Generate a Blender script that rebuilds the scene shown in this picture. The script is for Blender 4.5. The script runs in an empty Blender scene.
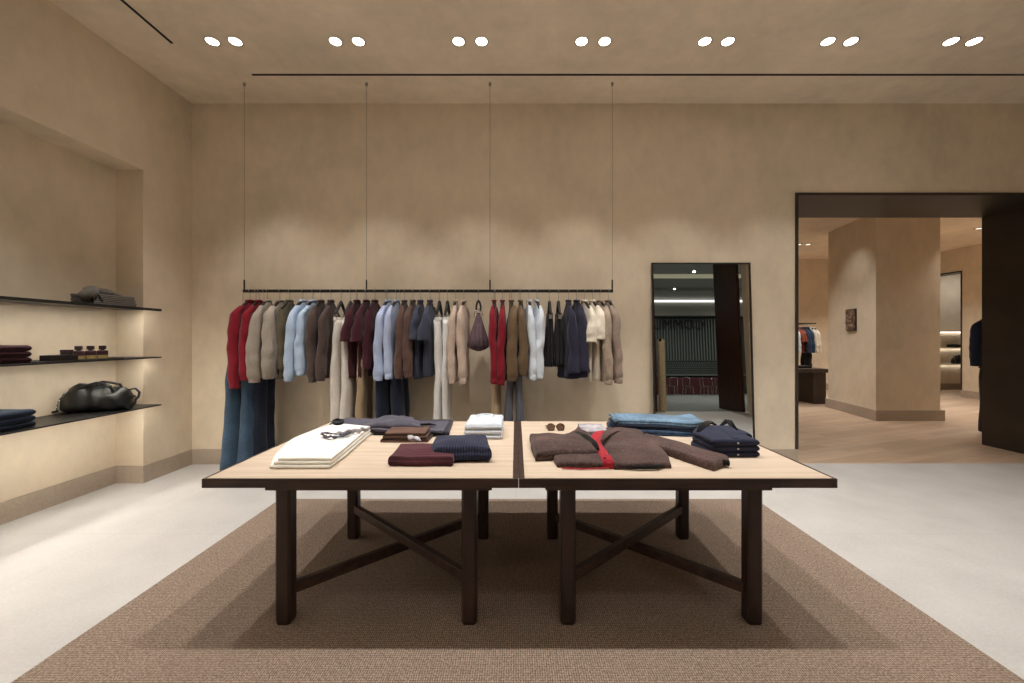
import bpy, math, random
from mathutils import Vector, noise as mn
PI = math.pi
COL = bpy.context.scene.collection
F, VX, VY, H = 400.0, 516.0, 338.0, 1.47      # focal length in px, vanishing point, eye height

# ------------------------------------------------------------------ materials
def lin(c):
    return tuple(((v/255)/12.92 if v/255 <= .04045 else ((v/255+.055)/1.055)**2.4) for v in c)+(1,)
MATS = {}
class N:
    def __init__(s, name):
        s.m = bpy.data.materials.new(name); s.m.use_nodes = True
        s.nt = s.m.node_tree; s.b = s.nt.nodes['Principled BSDF']
        MATS[name] = s.m
        tc = s.nt.nodes.new('ShaderNodeTexCoord'); s.obj = tc.outputs['Object']
    def new(s, t, **k):
        n = s.nt.nodes.new(t)
        for a, v in k.items():
            if a in n.inputs.keys(): n.inputs[a].default_value = v
            else: setattr(n, a, v)
        return n
    def link(s, a, b): s.nt.links.new(a, b)
    def mapping(s, scale, rot=(0, 0, 0)):
        m = s.new('ShaderNodeMapping'); m.inputs['Scale'].default_value = scale
        m.inputs['Rotation'].default_value = rot; s.link(s.obj, m.inputs[0]); return m.outputs[0]
    def noise(s, scale, detail=3, vec=None, rough=.5):
        n = s.new('ShaderNodeTexNoise'); n.inputs['Scale'].default_value = scale
        n.inputs['Detail'].default_value = detail; n.inputs['Roughness'].default_value = rough
        s.link(vec if vec is not None else s.obj, n.inputs['Vector']); return n.outputs['Fac']
    def ramp(s, fac, stops):
        r = s.new('ShaderNodeValToRGB'); s.link(fac, r.inputs[0])
        e = r.color_ramp.elements
        while len(e) < len(stops): e.new(.5)
        for i, (p, c) in enumerate(stops): e[i].position = p; e[i].color = lin(c)
        return r.outputs[0]
    def mul(s, a, b, op='MULTIPLY'):
        m = s.new('ShaderNodeMath', operation=op); s.link(a, m.inputs[0])
        if isinstance(b, (int, float)): m.inputs[1].default_value = b
        else: s.link(b, m.inputs[1])
        return m.outputs[0]
    def bump(s, fac, st, d=.01):
        b = s.new('ShaderNodeBump'); b.inputs['Strength'].default_value = st; b.inputs['Distance'].default_value = d
        s.link(fac, b.inputs['Height']); s.link(b.outputs[0], s.b.inputs['Normal'])
    def base(s, sock): s.link(sock, s.b.inputs['Base Color'])
    def set(s, rough=.8, metal=0, spec=.3):
        s.b.inputs['Roughness'].default_value = rough; s.b.inputs['Metallic'].default_value = metal
        s.b.inputs['Specular IOR Level'].default_value = spec; return s.m

def sh(c, k): return tuple(max(0, min(255, v*k)) for v in c)
def plaster(name, c):
    n = N(name)
    a = n.noise(.9, 6, rough=.6); b = n.noise(7, 5, n.mapping((1, 1, .6)), .65)
    f = n.mul(n.mul(a, .65), n.mul(b, .35), 'ADD')
    n.base(n.ramp(f, [(.32, sh(c, .93)), (.5, c), (.68, sh(c, 1.06))]))
    n.bump(b, .12, .006); return n.set(.88, spec=.2)
WALL = plaster('limewash_plaster', (226, 211, 188))
WALL2 = plaster('limewash_plaster_far_room', (226, 211, 188))
CEIL = plaster('ceiling_plaster', (240, 225, 204))
def stone(name, c, amp=.05, sc=40):
    n = N(name); a = n.noise(sc, 6, rough=.7); b = n.noise(3, 3)
    f = n.mul(n.mul(a, .6), n.mul(b, .4), 'ADD')
    n.base(n.ramp(f, [(.35, sh(c, 1-amp)), (.65, sh(c, 1+amp))])); return n
BASEB = stone('skirting_stone', (178, 163, 147)).set(.7)
def mk_floor():
    n = stone('pale_terrazzo', (190, 187, 184), .05, 60)
    br = n.new('ShaderNodeTexBrick', offset=0.0, squash=1.0)
    br.inputs['Scale'].default_value = 1; br.inputs['Brick Width'].default_value = 1.5; br.inputs['Row Height'].default_value = 1.5
    br.inputs['Mortar Size'].default_value = .0025
    for k in ('Color1', 'Color2'): br.inputs[k].default_value = (1, 1, 1, 1)
    br.inputs['Mortar'].default_value = (.86, .85, .83, 1)
    n.link(n.mapping((1, 1, 1)), br.inputs['Vector'])
    mx = n.new('ShaderNodeMix', data_type='RGBA', blend_type='MULTIPLY'); mx.inputs[0].default_value = 1
    src = n.b.inputs['Base Color'].links[0].from_socket
    n.link(src, mx.inputs[6]); n.link(br.outputs['Color'], mx.inputs[7]); n.base(mx.outputs[2])
    n.bump(n.noise(90, 4), .1, .002); return n.set(.55, spec=.4)
FLOOR = mk_floor()
def mk_rug():
    n = N('woven_rug')
    w = n.new('ShaderNodeTexWave', wave_type='BANDS', bands_direction='Y'); w.inputs['Scale'].default_value = 26
    w.inputs['Distortion'].default_value = .6; w.inputs['Detail'].default_value = 1; n.link(n.obj, w.inputs['Vector'])
    w2 = n.new('ShaderNodeTexWave', wave_type='BANDS', bands_direction='X'); w2.inputs['Scale'].default_value = 30
    w2.inputs['Distortion'].default_value = 1.2; n.link(n.obj, w2.inputs['Vector'])
    g = n.noise(150, 2, n.mapping((1, .7, 1)))
    f = n.mul(n.mul(n.mul(w.outputs['Fac'], .13), n.mul(w2.outputs['Fac'], .17), 'ADD'), n.mul(g, .70), 'ADD')
    n.base(n.ramp(f, [(.3, (98, 84, 73)), (.5, (138, 120, 106)), (.68, (176, 158, 143))]))
    n.bump(f, .6, .006); return n.set(.95, spec=.1)
RUG = mk_rug()
def wood(name, c1, c2, scale=(3, 40, 3), rot=(0, 0, 0), rough=.5, detail=6, spec=.35):
    n = N(name); v = n.mapping(scale, rot)
    a = n.noise(1, detail, v, .6); n.base(n.ramp(a, [(.34, c1), (.66, c2)])); n.bump(a, .05, .002)
    return n.set(rough, spec=spec)
OAK = wood('pale_oak_veneer', (198, 178, 157), (214, 196, 176), (1.6, 26, 3), (0, 0, .06), .55)
WALNUT = wood('dark_walnut', (44, 31, 28), (66, 49, 44), (14, 14, 2.2), (0, 0, 0), .42)
WALNUTH = wood('dark_walnut_rail', (50, 36, 32), (76, 57, 50), (2.2, 30, 30), (0, 0, 0), .45)
PANELW = wood('red_brown_wood', (62, 36, 25), (88, 54, 38), (18, 18, 1.4), (0, 0, 0), .4)
DARKW = wood('dark_stained_wood', (50, 40, 34), (72, 58, 49), (9, 9, 2), (0, 0, 0), .5)
def mk_planks():
    n = N('oak_plank_floor')
    br = n.new('ShaderNodeTexBrick', offset=.37); br.inputs['Scale'].default_value = 1
    br.inputs['Brick Width'].default_value = 1.6; br.inputs['Row Height'].default_value = .13; br.inputs['Mortar Size'].default_value = .0015
    br.inputs['Color1'].default_value = lin((184, 157, 132)); br.inputs['Color2'].default_value = lin((206, 180, 155))
    br.inputs['Mortar'].default_value = lin((150, 120, 96))
    n.link(n.mapping((1, 1, 1), (0, 0, math.radians(-20))), br.inputs['Vector'])
    g = n.noise(1, 5, n.mapping((2, 34, 1), (0, 0, math.radians(-20))))
    mx = n.new('ShaderNodeMix', data_type='RGBA', blend_type='MULTIPLY'); mx.inputs[0].default_value = .5
    n.link(br.outputs['Color'], mx.inputs[6]); n.link(n.ramp(g, [(.3, (205, 205, 205)), (.7, (255, 255, 255))]), mx.inputs[7])
    n.base(mx.outputs[2]); return n.set(.42, spec=.4)
PLANK = mk_planks()
def plain(name, c, rough=.5, metal=0, spec=.4, v=.06, sc=30):
    n = N(name); a = n.noise(sc, 3); n.base(n.ramp(a, [(.35, sh(c, 1-v)), (.65, sh(c, 1+v))])); return n.set(rough, metal, spec)
BLACKM = plain('black_powder_coated_metal', (44, 40, 38), .45, .3)
BRONZE = plain('dark_bronze_sheet', (62, 55, 48), .42, .15, sc=3)
STEEL = plain('brushed_steel', (170, 168, 165), .3, 1)
CHROME = plain('bright_metal', (205, 203, 198), .2, 1)
SHELF = plain('blackened_steel_shelf', (50, 49, 48), .4, .5)
BRASSL = plain('amber_liquid', (168, 150, 100), .15, 0, .6)
CAP = plain('black_cap_plastic', (38, 24, 24), .4)
PAPER = plain('dark_label_paper', (58, 26, 32), .6)
BOXM = plain('black_card_box', (34, 26, 24), .6)
LEATHER = plain('black_leather', (22, 23, 22), .42, 0, .5, .15, 12)
LEATHB = plain('dark_brown_leather', (58, 40, 38), .45, 0, .5, .15, 12)
def fabric(name, c, v=.1, sc=60, bump=.25, rib=0, ribdir='X', rough=.92, sheen=True, blotch=0):
    n = N(name); a = n.noise(sc, 3, rough=.6); b = n.noise(6, 3)
    f = n.mul(n.mul(a, .55), n.mul(b, .45), 'ADD')
    if rib:
        w = n.new('ShaderNodeTexWave', wave_type='BANDS', bands_direction=ribdir); w.inputs['Scale'].default_value = rib
        w.inputs['Distortion'].default_value = .5; n.link(n.obj, w.inputs['Vector'])
        f = n.mul(n.mul(f, .6), n.mul(w.outputs['Fac'], .4), 'ADD')
    n.base(n.ramp(f, [(.3, sh(c, 1-v)), (.5, c), (.7, sh(c, 1+v))])); n.bump(f, bump, .006)
    if sheen: n.b.inputs['Sheen Weight'].default_value = .12
    return n.set(rough, spec=.15)
FB = {k: fabric(k.replace(' ', '_'), *v) if isinstance(v[0], tuple) else fabric(k, v) for k, v in {
 'crimson wool': ((124, 24, 38), .1), 'taupe cotton': ((156, 145, 134), .08), 'olive cotton': ((92, 84, 68), .12),
 'light blue cotton': ((174, 193, 217), .06), 'charcoal brown cotton': ((78, 64, 60), .12), 'ecru cotton': ((212, 204, 196), .06),
 'dark maroon knit': ((56, 28, 34), .12), 'dark navy knit': ((30, 42, 60), .12), 'maroon knit': ((64, 28, 36), .14), 'pale blue cotton': ((166, 178, 206), .06), 'brown wool': ((88, 67, 60), .12),
 'slate cotton': ((62, 66, 82), .14), 'white denim': ((226, 224, 222), .05), 'beige knit': ((184, 165, 150), .08, 60, .4),
 'olive brown suede': ((104, 84, 62), .14), 'white cotton': ((206, 214, 224), .05), 'black wool': ((30, 27, 31), .2),
 'navy wool': ((44, 44, 62), .16), 'cream cotton': ((224, 214, 198), .05), 'oatmeal knit': ((164, 147, 131), .14, 38, .9),
 'mushroom knit': ((150, 132, 121), .14, 38, .9), 'blue denim': ((60, 80, 100), .22, 80), 'dark denim': ((34, 40, 56), .3, 80),
 'grey trouser wool': ((98, 100, 110), .12), 'sand cotton': ((168, 146, 118), .07), 'rust cotton': ((140, 72, 54), .1),
 'white trouser twill': ((240, 238, 232), .03), 'ivory lining': ((210, 190, 160), .05), 'grey gabardine': ((82, 80, 92), .1),
 'dark grey gabardine': ((52, 52, 60), .1), 'brown stripe knit': ((78, 58, 50), .35, 30, .6, 12, 'Z'), 'burgundy ribbed knit': ((82, 44, 52), .2, 60, .8, 14, 'Y'),
 'navy ribbed knit': ((46, 50, 70), .22, 60, .8, 20, 'X'), 'brown tweed': ((80, 63, 60), .4, 70, .7), 'red lining': ((168, 42, 54), .1),
 'washed denim': ((104, 130, 154), .3, 40), 'mid denim': ((48, 66, 90), .4, 40), 'navy jersey': ((40, 44, 66), .1),
 'grey flannel': ((96, 90, 84), .16), 'silver silk': ((170, 166, 172), .3, 25), 'dark strap webbing': ((50, 48, 52), .1),
 'black lining and shade': ((14, 13, 14), .1), 'violet leather cloth': ((104, 84, 92), .3), 'navy top': ((38, 46, 64), .12), 'black trouser': ((26, 26, 30), .1)}.items()}
def emis(name, c, s):
    m = bpy.data.materials.new(name); m.use_nodes = True; nt = m.node_tree; nt.nodes.clear()
    e = nt.nodes.new('ShaderNodeEmission'); o = nt.nodes.new('ShaderNodeOutputMaterial')
    e.inputs[0].default_value = c+(1,); e.inputs[1].default_value = s; nt.links.new(e.outputs[0], o.inputs[0]); return m
LAMP = emis('lamp_lens', (1, .96, .88), 14)
LED = emis('warm_led_strip', (1, .93, .82), 50)
LED2 = emis('alcove_led_strip', (1, .93, .82), 9)
LEDW = emis('mall_linear_light', (1, .98, .92), 1.6)
def mirror_mat():
    n = N('mirror_glass'); n.b.inputs['Base Color'].default_value = (.86, .88, .87, 1); return n.set(.0, 1, .5)
MIRROR = mirror_mat()
def glass(name, c, rough=.05, ior=1.45):
    n = N(name); n.b.inputs['Base Color'].default_value = lin(c); n.b.inputs['Transmission Weight'].default_value = .9
    n.b.inputs['IOR'].default_value = ior; return n.set(rough, 0, .5)
LENSG = glass('smoked_brown_lens', (120, 98, 84))

# ------------------------------------------------------------------ mesh helpers
class MB:
    def __init__(s): s.v = []; s.f = []
    def add(s, vs, fs):
        o = len(s.v); s.v += [tuple(p) for p in vs]; s.f += [tuple(i+o for i in f) for f in fs]; return s
    def box(s, x0, x1, y0, y1, z0, z1):
        v = [(x, y, z) for z in (z0, z1) for y in (y0, y1) for x in (x0, x1)]
        return s.add(v, [(0, 2, 3, 1), (4, 5, 7, 6), (0, 1, 5, 4), (2, 6, 7, 3), (0, 4, 6, 2), (1, 3, 7, 5)])
    def rings(s, R, cap=True, closed=False):
        n = len(R[0]); v = [p for r in R for p in r]; f = []
        m = len(R)
        for i in range(m if closed else m-1):
            a, b = i*n, ((i+1) % m)*n
            for j in range(n): f.append((a+j, a+(j+1) % n, b+(j+1) % n, b+j))
        if cap and not closed:
            f.append(tuple(range(n-1, -1, -1))); f.append(tuple((m-1)*n+j for j in range(n)))
        return s.add(v, f)
    def tube(s, pts, r, n=8, cap=True, closed=False, flat=1.0, up=None):
        pts = [Vector(p) for p in pts]; R = []; m = len(pts)
        rs = r if isinstance(r, (list, tuple)) else [r]*m
        prev = None
        for i, p in enumerate(pts):
            a = pts[i-1] if (i > 0 or closed) else p; b = pts[(i+1) % m] if (i < m-1 or closed) else p
            t = (b-a).normalized() if (b-a).length > 1e-9 else Vector((0, 0, 1))
            if up is not None: x = Vector(up).cross(t)
            elif prev is None: x = (Vector((0, 0, 1)) if abs(t.z) < .9 else Vector((1, 0, 0))).cross(t)
            else: x = prev-t*prev.dot(t)
            x.normalize(); prev = x; y = t.cross(x)
            R.append([p+x*math.cos(2*PI*k/n)*rs[i]+y*math.sin(2*PI*k/n)*rs[i]*flat for k in range(n)])
        return s.rings(R, cap, closed)
    def bar(s, a, b, w, h):          # rectangular bar, h measured upwards
        a, b = Vector(a), Vector(b); t = (b-a).normalized(); x = Vector((0, 0, 1)).cross(t).normalized()*w/2; z = t.cross(x).normalized()*h/2
        return s.rings([[p-x-z, p+x-z, p+x+z, p-x+z] for p in (a, b)])
    def cyl(s, c, r, z0, z1, n=24, r2=None):
        r2 = r if r2 is None else r2
        return s.rings([[(c[0]+q*math.cos(2*PI*k/n), c[1]+q*math.sin(2*PI*k/n), z) for k in range(n)] for q, z in ((r, z0), (r2, z1))])
    def lathe(s, c, prof, n=24):
        return s.rings([[(c[0]+r*math.cos(2*PI*k/n), c[1]+r*math.sin(2*PI*k/n), c[2]+z) for k in range(n)] for r, z in prof])
    def build(s, name, mat, parent=None, smooth=False, bevel=0, sub=0, kind=None):
        me = bpy.data.meshes.new(name); me.from_pydata(s.v, [], s.f); me.materials.append(mat)
        o = bpy.data.objects.new(name, me); COL.objects.link(o)
        if parent is not None: o.parent = parent
        import bmesh
        bm = bmesh.new(); bm.from_mesh(me); bmesh.ops.recalc_face_normals(bm, faces=bm.faces); bm.to_mesh(me); bm.free()
        if smooth:
            for p in me.polygons: p.use_smooth = True
        if bevel:
            b = o.modifiers.new('b', 'BEVEL'); b.width = bevel; b.segments = 2; b.limit_method = 'ANGLE'
        if sub:
            b = o.modifiers.new('s', 'SUBSURF'); b.levels = sub; b.render_levels = sub
        if kind: o['kind'] = kind
        return o
def tag(o, label, cat, group=None, kind=None):
    if label: o['label'] = label
    if cat: o['category'] = cat
    if group: o['group'] = group
    if kind: o['kind'] = kind
    return o
def thing(name, label, cat, loc=(0, 0, 0), rz=0, group=None):
    o = bpy.data.objects.new(name, None); COL.objects.link(o); o.location = loc; o.rotation_euler = (0, 0, rz)
    o.empty_display_size = .1
    return tag(o, label, cat, group)
KIDS = {}
def dup(root, loc=None, rz=None, label=None, group=None):
    def rec(o, par):
        c = o.copy(); COL.objects.link(c)
        if par is not None: c.parent = par
        for ch in [q for q in COL.objects if q.parent == o]: rec(ch, c)
        return c
    r = rec(root, None)
    if loc is not None: r.location = loc
    if rz is not None: r.rotation_euler = (0, 0, rz)
    if label: r['label'] = label
    if group: r['group'] = group
    return r
def struct(name, mb, mat, **k):
    return mb.build(name, mat, kind='structure', **k)
def B(*a): return MB().box(*a)

# ------------------------------------------------------------------ room shell
CZ, BW, LW = 4.206, 4.667, -3.78          # ceiling, back wall face, left wall face
NB, NY, NZ = -4.06, 4.057, 3.174          # niche back face, niche end, niche top
RW, FW = 6.95, -1.75                      # right wall, front wall (shop front)
PX0, PX1, PZ, PY1 = 3.267, 6.446, 3.15, 5.51
struct('floor', B(-4.3, 12, -16, 4.69, -.1, 0), FLOOR)
struct('ceiling', B(-4.3, 7.15, FW-.2, BW+.02, CZ, CZ+.15), CEIL)
struct('wall_back', MB().box(-4.3, PX0, BW, PY1, 0, CZ+.1).box(PX0, PX1, BW, PY1, PZ, CZ+.1).box(PX1, 7.15, BW, PY1, 0, CZ+.1), WALL)
struct('wall_left', MB().box(-4.3, LW, NY, BW, 0, CZ).box(-4.3, NB, FW, NY, 0, CZ).box(NB, LW, FW, NY, NZ, CZ).box(NB, LW, FW, -1.0, 0, NZ), WALL)
struct('wall_right', B(RW, RW+.2, FW-.2, BW, 0, CZ), WALL)
struct('wall_front', MB().box(-4.3, 3.76, FW-.25, FW, 0, CZ).box(6.42, 7.15, FW-.25, FW, 0, CZ+1.2).box(-4.3, 7.15, FW-.25, FW-.2, CZ, CZ+1.2), WALL)
t = .015; bh = .175
struct('baseboard_back', B(LW, PX0, BW-t, BW, 0, bh), BASEB, bevel=.002)
struct('baseboard_back_right', B(PX1, RW, BW-t, BW, 0, bh), BASEB, bevel=.002)
struct('baseboard_left', MB().box(LW, LW+t, NY, BW-t, 0, bh).box(NB, LW+t, NY-t, NY, 0, bh).box(NB, NB+t, -1.0, NY-t, 0, bh), BASEB, bevel=.002)
# black metal portal lining of the opening
p = MB().box(PX0-.012, PX0+.02, BW-.014, BW-.002, bh, PZ+.012).box(PX0+.001, PX0+.018, BW-.002, PY1+.01, bh, PZ)
p.box(PX0+.02, PX1+.02, BW-.014, BW-.002, PZ-.02, PZ+.012).box(PX0+.018, PX1, BW, PY1+.01, PZ-.02, PZ-.001)
p.box(PX1-.018, PX1-.001, BW-.014, PY1+.01, 0, PZ-.02)
struct('trim_1', p, BRONZE)
struct('baseboard_portal', B(PX0-.001, PX0+t, BW-t, PY1, 0, bh-.002), BASEB)
# ceiling slots
slot = plain('black_slot_metal', (18, 17, 17), .6)
tag(MB().box(-2.74, 6.6, 4.143, 4.165, CZ-.006, CZ+.02).build('ceiling_slot', slot), 'long thin black linear slot in the ceiling parallel to the back wall', 'ceiling slot')
tag(MB().box(-3.20, -3.178, -.9, 3.71, CZ-.006, CZ+.02).build('ceiling_slot', slot), 'short black linear slot in the ceiling running along the left wall', 'ceiling slot')

# ---- second room
R2, BY = 3.72, 11.4
struct('floor_far_room', B(-.2, 15, 4.69, 12, -.1, 0), PLANK)
struct('ceiling_far_room', B(-.2, 15, PY1-.02, 12, R2, R2+.15), CEIL)
struct('wall_far_back', B(-.2, 15, BY, BY+.2, 0, R2), WALL2)
struct('wall_far_left', B(-.2, 0, PY1, BY, 0, R2), WALL2)
struct('wall_far_front', B(7.15, 15, PY1-.3, PY1, 0, R2), WALL2)
struct('wall_far_end', B(14.6, 14.8, PY1, BY, 0, R2), WALL2)
OY = 9.95
struct('wall_far_right', MB().box(11.1, 11.4, PY1, OY, 0, R2).box(11.1, 11.4, OY, BY, PZ, R2), WALL2)
struct('trim_2', MB().box(11.09, 11.42, OY, OY+.03, bh, PZ).box(11.09, 11.42, OY+.03, BY, PZ-.03, PZ-.001), BRONZE)
struct('baseboard_far_back', B(0, 14.6, BY-t, BY, 0, bh), BASEB)
struct('baseboard_far_right', B(11.1-t, 11.1, PY1, OY+.02, 0, bh), BASEB)
px0, px1, py0, py1 = 6.39, 7.46, 7.10, 8.53
def poly(P_, z0, z1): return MB().rings([[(a, b, z) for a, b in P_] for z in (z0, z1)])
struct('wall_pillar', poly([(6.39, 7.10), (7.53, 7.10), (7.53, 8.53), (6.66, 8.53)], 0, R2), WALL2)
struct('baseboard_pillar', poly([(6.37, 7.08), (7.60, 7.08), (7.60, 8.56), (6.62, 8.56)], 0, .19), BASEB, bevel=.003)

# ------------------------------------------------------------------ downlights
def spot(loc, target, power, ang=100, blend=1.0, r=.045, col=(1, .965, .915)):
    l = bpy.data.lights.new('ceiling_lamp', 'SPOT'); l.energy = power; l.spot_size = math.radians(ang); l.spot_blend = blend
    l.shadow_soft_size = r; l.color = col
    o = bpy.data.objects.new('ceiling_lamp', l); COL.objects.link(o); o.location = loc
    d = Vector(target)-Vector(loc); o.rotation_euler = d.to_track_quat('-Z', 'Y').to_euler()
    return o
def make_downlight():
    t_ = thing('recessed_downlight', '', 'downlight')
    ring = MB(); n = 32
    ring.rings([[(r*math.cos(2*PI*k/n), r*math.sin(2*PI*k/n), z) for k in range(n)] for r, z in ((.061, 0), (.062, -.003), (.057, -.005), (.052, -.002), (.052, 0))], cap=False)
    ring.build('bezel', plain('downlight_bezel', (120, 104, 88), .5), t_, smooth=True)
    MB().lathe((0, 0, 0), [(.051, -.001), (.050, -.003), (.03, -.005), (.001, -.0055)], 32).build('lens', LAMP, t_, smooth=True)
    return t_
DL = make_downlight(); first = True
XS = [-2.696+1.136*i for i in range(7)]
ords = ['first', 'second', 'third', 'fourth', 'fifth', 'sixth', 'seventh']
tiltdir = [(.0, 0)]
for i, x in enumerate(XS):
    for s_, side in ((-1, 'left'), (1, 'right')):
        lab = f'bright round ceiling downlight, {side} lamp of the {ords[i]} pair from the left'
        o = DL if first else dup(DL); first = False
        o.location = (x+s_*.106, 3.69, CZ); o['label'] = lab; o['group'] = 'ceiling downlights in the front shop'
    spot((x, 3.69, CZ-.04), (x, 3.95, 0), 80, 72, .6)
k = 0
for y, pw, tg in ((2.57, 142, 0), (.6, 9, 0), (-.9, 34, 0)):
    for i, x in enumerate(XS):
        for s_ in (-1, 1):
            dup(DL, (x+s_*.106, y, CZ), label='round ceiling downlight in a row behind the visible row', group='downlight rows nearer the shop front')
        spot((x, y, CZ-.04), (x, y, 0), pw, 84, .6)
# far room lamps
def make_small():
    t_ = thing('recessed_downlight', '', 'downlight')
    MB().lathe((0, 0, 0), [(.075, 0), (.075, -.004), (.06, -.006)], 24).build('bezel', plain('dark_baffle', (70, 58, 48), .5), t_)
    MB().lathe((0, 0, 0), [(.05, -.0062), (.048, -.009)], 24).build('lens', emis('dim_lens', (1, .9, .75), 1.6), t_)
    return t_
SD = None
pts2 = [(5.2, 6.9), (5.2, 8.4), (6.9, 9.6), (8.2, 8.2), (8.2, 9.6), (8.2, 6.9), (9.6, 8.2), (9.6, 9.8), (5.2, 10.2), (9.6, 6.6), (4.0, 8.4), (6.6, 10.6)]
for j, (x, y) in enumerate(pts2):
    for s_ in (-.11, .11):
        if SD is None: SD = make_small(); o = SD
        else: o = dup(SD)
        o.location = (x+s_, y, R2); o['label'] = 'small recessed downlight in the ceiling of the room beyond the opening'; o['group'] = 'downlights in the far room'
    spot((x, y, R2-.04), (x, y, 0), 128, 105)
spot((5.75, 7.6, R2-.05), (6.39, 7.65, 1.6), 28, 80)
spot((12.4, 10.3, R2-.05), (12.4, 11.2, 1.0), 60, 130)

# ------------------------------------------------------------------ rug and tables
tag(B(-2.14, 2.17, .7, 3.63, 0, .012).build('area_rug', RUG, bevel=.004), 'large brown flat-woven rug under the display tables', 'rug')
T = .765
def make_table(label, mir):
    # local x: outer edge -> seam; mirrored by sx
    t_ = thing('display_table', label, 'table', (.0135, 2.7, .012), 0, None)
    Z = -.012; f = -1 if not mir else 1
    W = 1.585 if not mir else 1.594
    y0, y1 = -.70, .70
    def bx(a, b, c, d, e, g): return MB().box(min(f*a, f*b), max(f*a, f*b), c, d, e+Z, g+Z)
    top = MB()
    for q in ((.001, .030, y0, y1), (W-.012, W, y0, y1), (.030, W-.012, y0, y0+.012), (.030, W-.012, y1-.012, y1)):
        top.box(min(f*q[0], f*q[1]), max(f*q[0], f*q[1]), q[2], q[3], T-.045+Z, T+Z)
    top.build('edge_frame', WALNUTH, t_)
    bx(.030, W-.012, y0+.012, y1-.012, T-.04, T-.0012).build('tabletop', OAK, t_)
    bx(.135, 1.276, y0+.012, y1-.012, T-.062, T-.0455).build('apron', WALNUTH, t_)
    lx = (.252, 1.204) if mir else (.2525, 1.2005)
    ly = (2.066-2.7, 2.929-2.7)
    def leg(x, y):
        r, c = .0385, .011; m = MB()
        oc = [(-r+c, -r), (r-c, -r), (r, -r+c), (r, r-c), (r-c, r), (-r+c, r), (-r, r-c), (-r, -r+c)]
        m.rings([[(f*x+a*k_, y+b*k_, z+Z) for a, b in oc] for z, k_ in ((.012, .9), (.03, 1), (T-.065, 1))])
        m.build('leg', WALNUT, t_)
    for x in lx:
        for y in ly: leg(x, y)
    def st(a, b, z):
        A, C_ = Vector((f*a[0], a[1], z+Z)), Vector((f*b[0], b[1], z+Z)); d = (C_-A).normalized()
        MB().bar(A+d*.03, C_-d*.03, .036, .056).build('stretcher', WALNUTH, t_, bevel=.003)
    st((lx[1], ly[0]), (lx[0], ly[1]), .172); st((lx[1], ly[1]), (lx[0], ly[0]), .2285)
    return t_
make_table('left dark walnut display table with pale oak top and crossed stretchers', False)
make_table('right dark walnut display table with pale oak top and crossed stretchers', True)

# ------------------------------------------------------------------ cloth slabs
def interp(c, t_):
    n = len(c)-1; i = min(int(t_*n), n-1); k_ = t_*n-i
    a, b = Vector(c[i]), Vector(c[i+1])
    # smooth catmull
    p0 = Vector(c[i-1]) if i > 0 else a*2-b; p3 = Vector(c[i+2]) if i+2 <= n else b*2-a
    return .5*((2*a)+(b-p0)*k_+(2*p0-5*a+4*b-p3)*k_*k_+(3*a-p0-3*b+p3)*k_**3)
def edge_params(L, r, n):
    ts = [0, .1, .35, .65, 1.0]; e = [r*q/L for q in ts]
    mid = [r/L+(1-2*r/L)*i/n for i in range(1, n)]
    return e+mid+[1-q for q in reversed(e)]
def slab(mb, Lc, Rc, z0, h, amp=.004, freq=9, seed=0, nu=22, nv=22, dome=0, flatbottom=False, zf=None, er=None):
    Ll = (Vector(Lc[0])-Vector(Rc[0])).length+1e-6; Lv = sum((Vector(Lc[i])-Vector(Lc[i+1])).length for i in range(len(Lc)-1))
    r = er or h/2
    U = edge_params(max(Ll, 4*r), r, nu); V = edge_params(max(Lv, 4*r), r, nv)
    def e(tv, L):
        d = min(tv, 1-tv)*L
        return 1 if d >= r else math.sqrt(max(0, 1-(1-d/r)**2))
    top, bot = [], []
    for v in V:
        l, q = interp(Lc, v), interp(Rc, v)
        for u in U:
            x, y = (l*(1-u)+q*u)[:2]
            E = min(e(u, max(Ll, 4*r)), e(v, max(Lv, 4*r)))
            if 0 < E < 1: pass
            nz = mn.noise(Vector((x*freq+seed*7.3, y*freq, seed)))
            ex = mn.noise(Vector((x*freq*.8, y*freq*.8, seed+9)))*amp*.8
            dz = amp*nz*E+dome*math.sin(PI*min(1, max(0, u)))*math.sin(PI*min(1, max(0, v)))+(zf(u, v) if zf else 0)
            top.append((x+ex, y+ex, z0+h/2+h/2*E+dz))
            bot.append((x+ex, y+ex, z0 if flatbottom else z0+h/2-h/2*E+(dz*.6 if not flatbottom else 0)))
    a, b = len(U), len(V); f = []
    for j in range(b-1):
        for i in range(a-1):
            q = j*a+i; f.append((q, q+1, q+a+1, q+a))
            q += a*b; f.append((q, q+a, q+a+1, q+1))
    loop = [i for i in range(a)]+[j*a+a-1 for j in range(1, b)]+[(b-1)*a+i for i in range(a-2, -1, -1)]+[j*a for j in range(b-2, 0, -1)]
    for i in range(len(loop)):
        p_, q = loop[i], loop[(i+1) % len(loop)]; f.append((q, p_, p_+a*b, q+a*b))
    return mb.add(top+bot, f)
def tp(x, y, z):                       # where the sight line through (x, y) meets the level z
    s = (y-VY)/(H-z); return ((x-VX)/s, F/s)
def rect(x0, x1, y0, y1, rot=0):
    cx, cy = (x0+x1)/2, (y0+y1)/2
    def R(x, y):
        dx, dy = x-cx, y-cy; return (cx+dx*math.cos(rot)-dy*math.sin(rot), cy+dx*math.sin(rot)+dy*math.cos(rot))
    return [R(x0, y0), R(x0, (y0+y1)/2), R(x0, y1)], [R(x1, y0), R(x1, (y0+y1)/2), R(x1, y1)]
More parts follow.
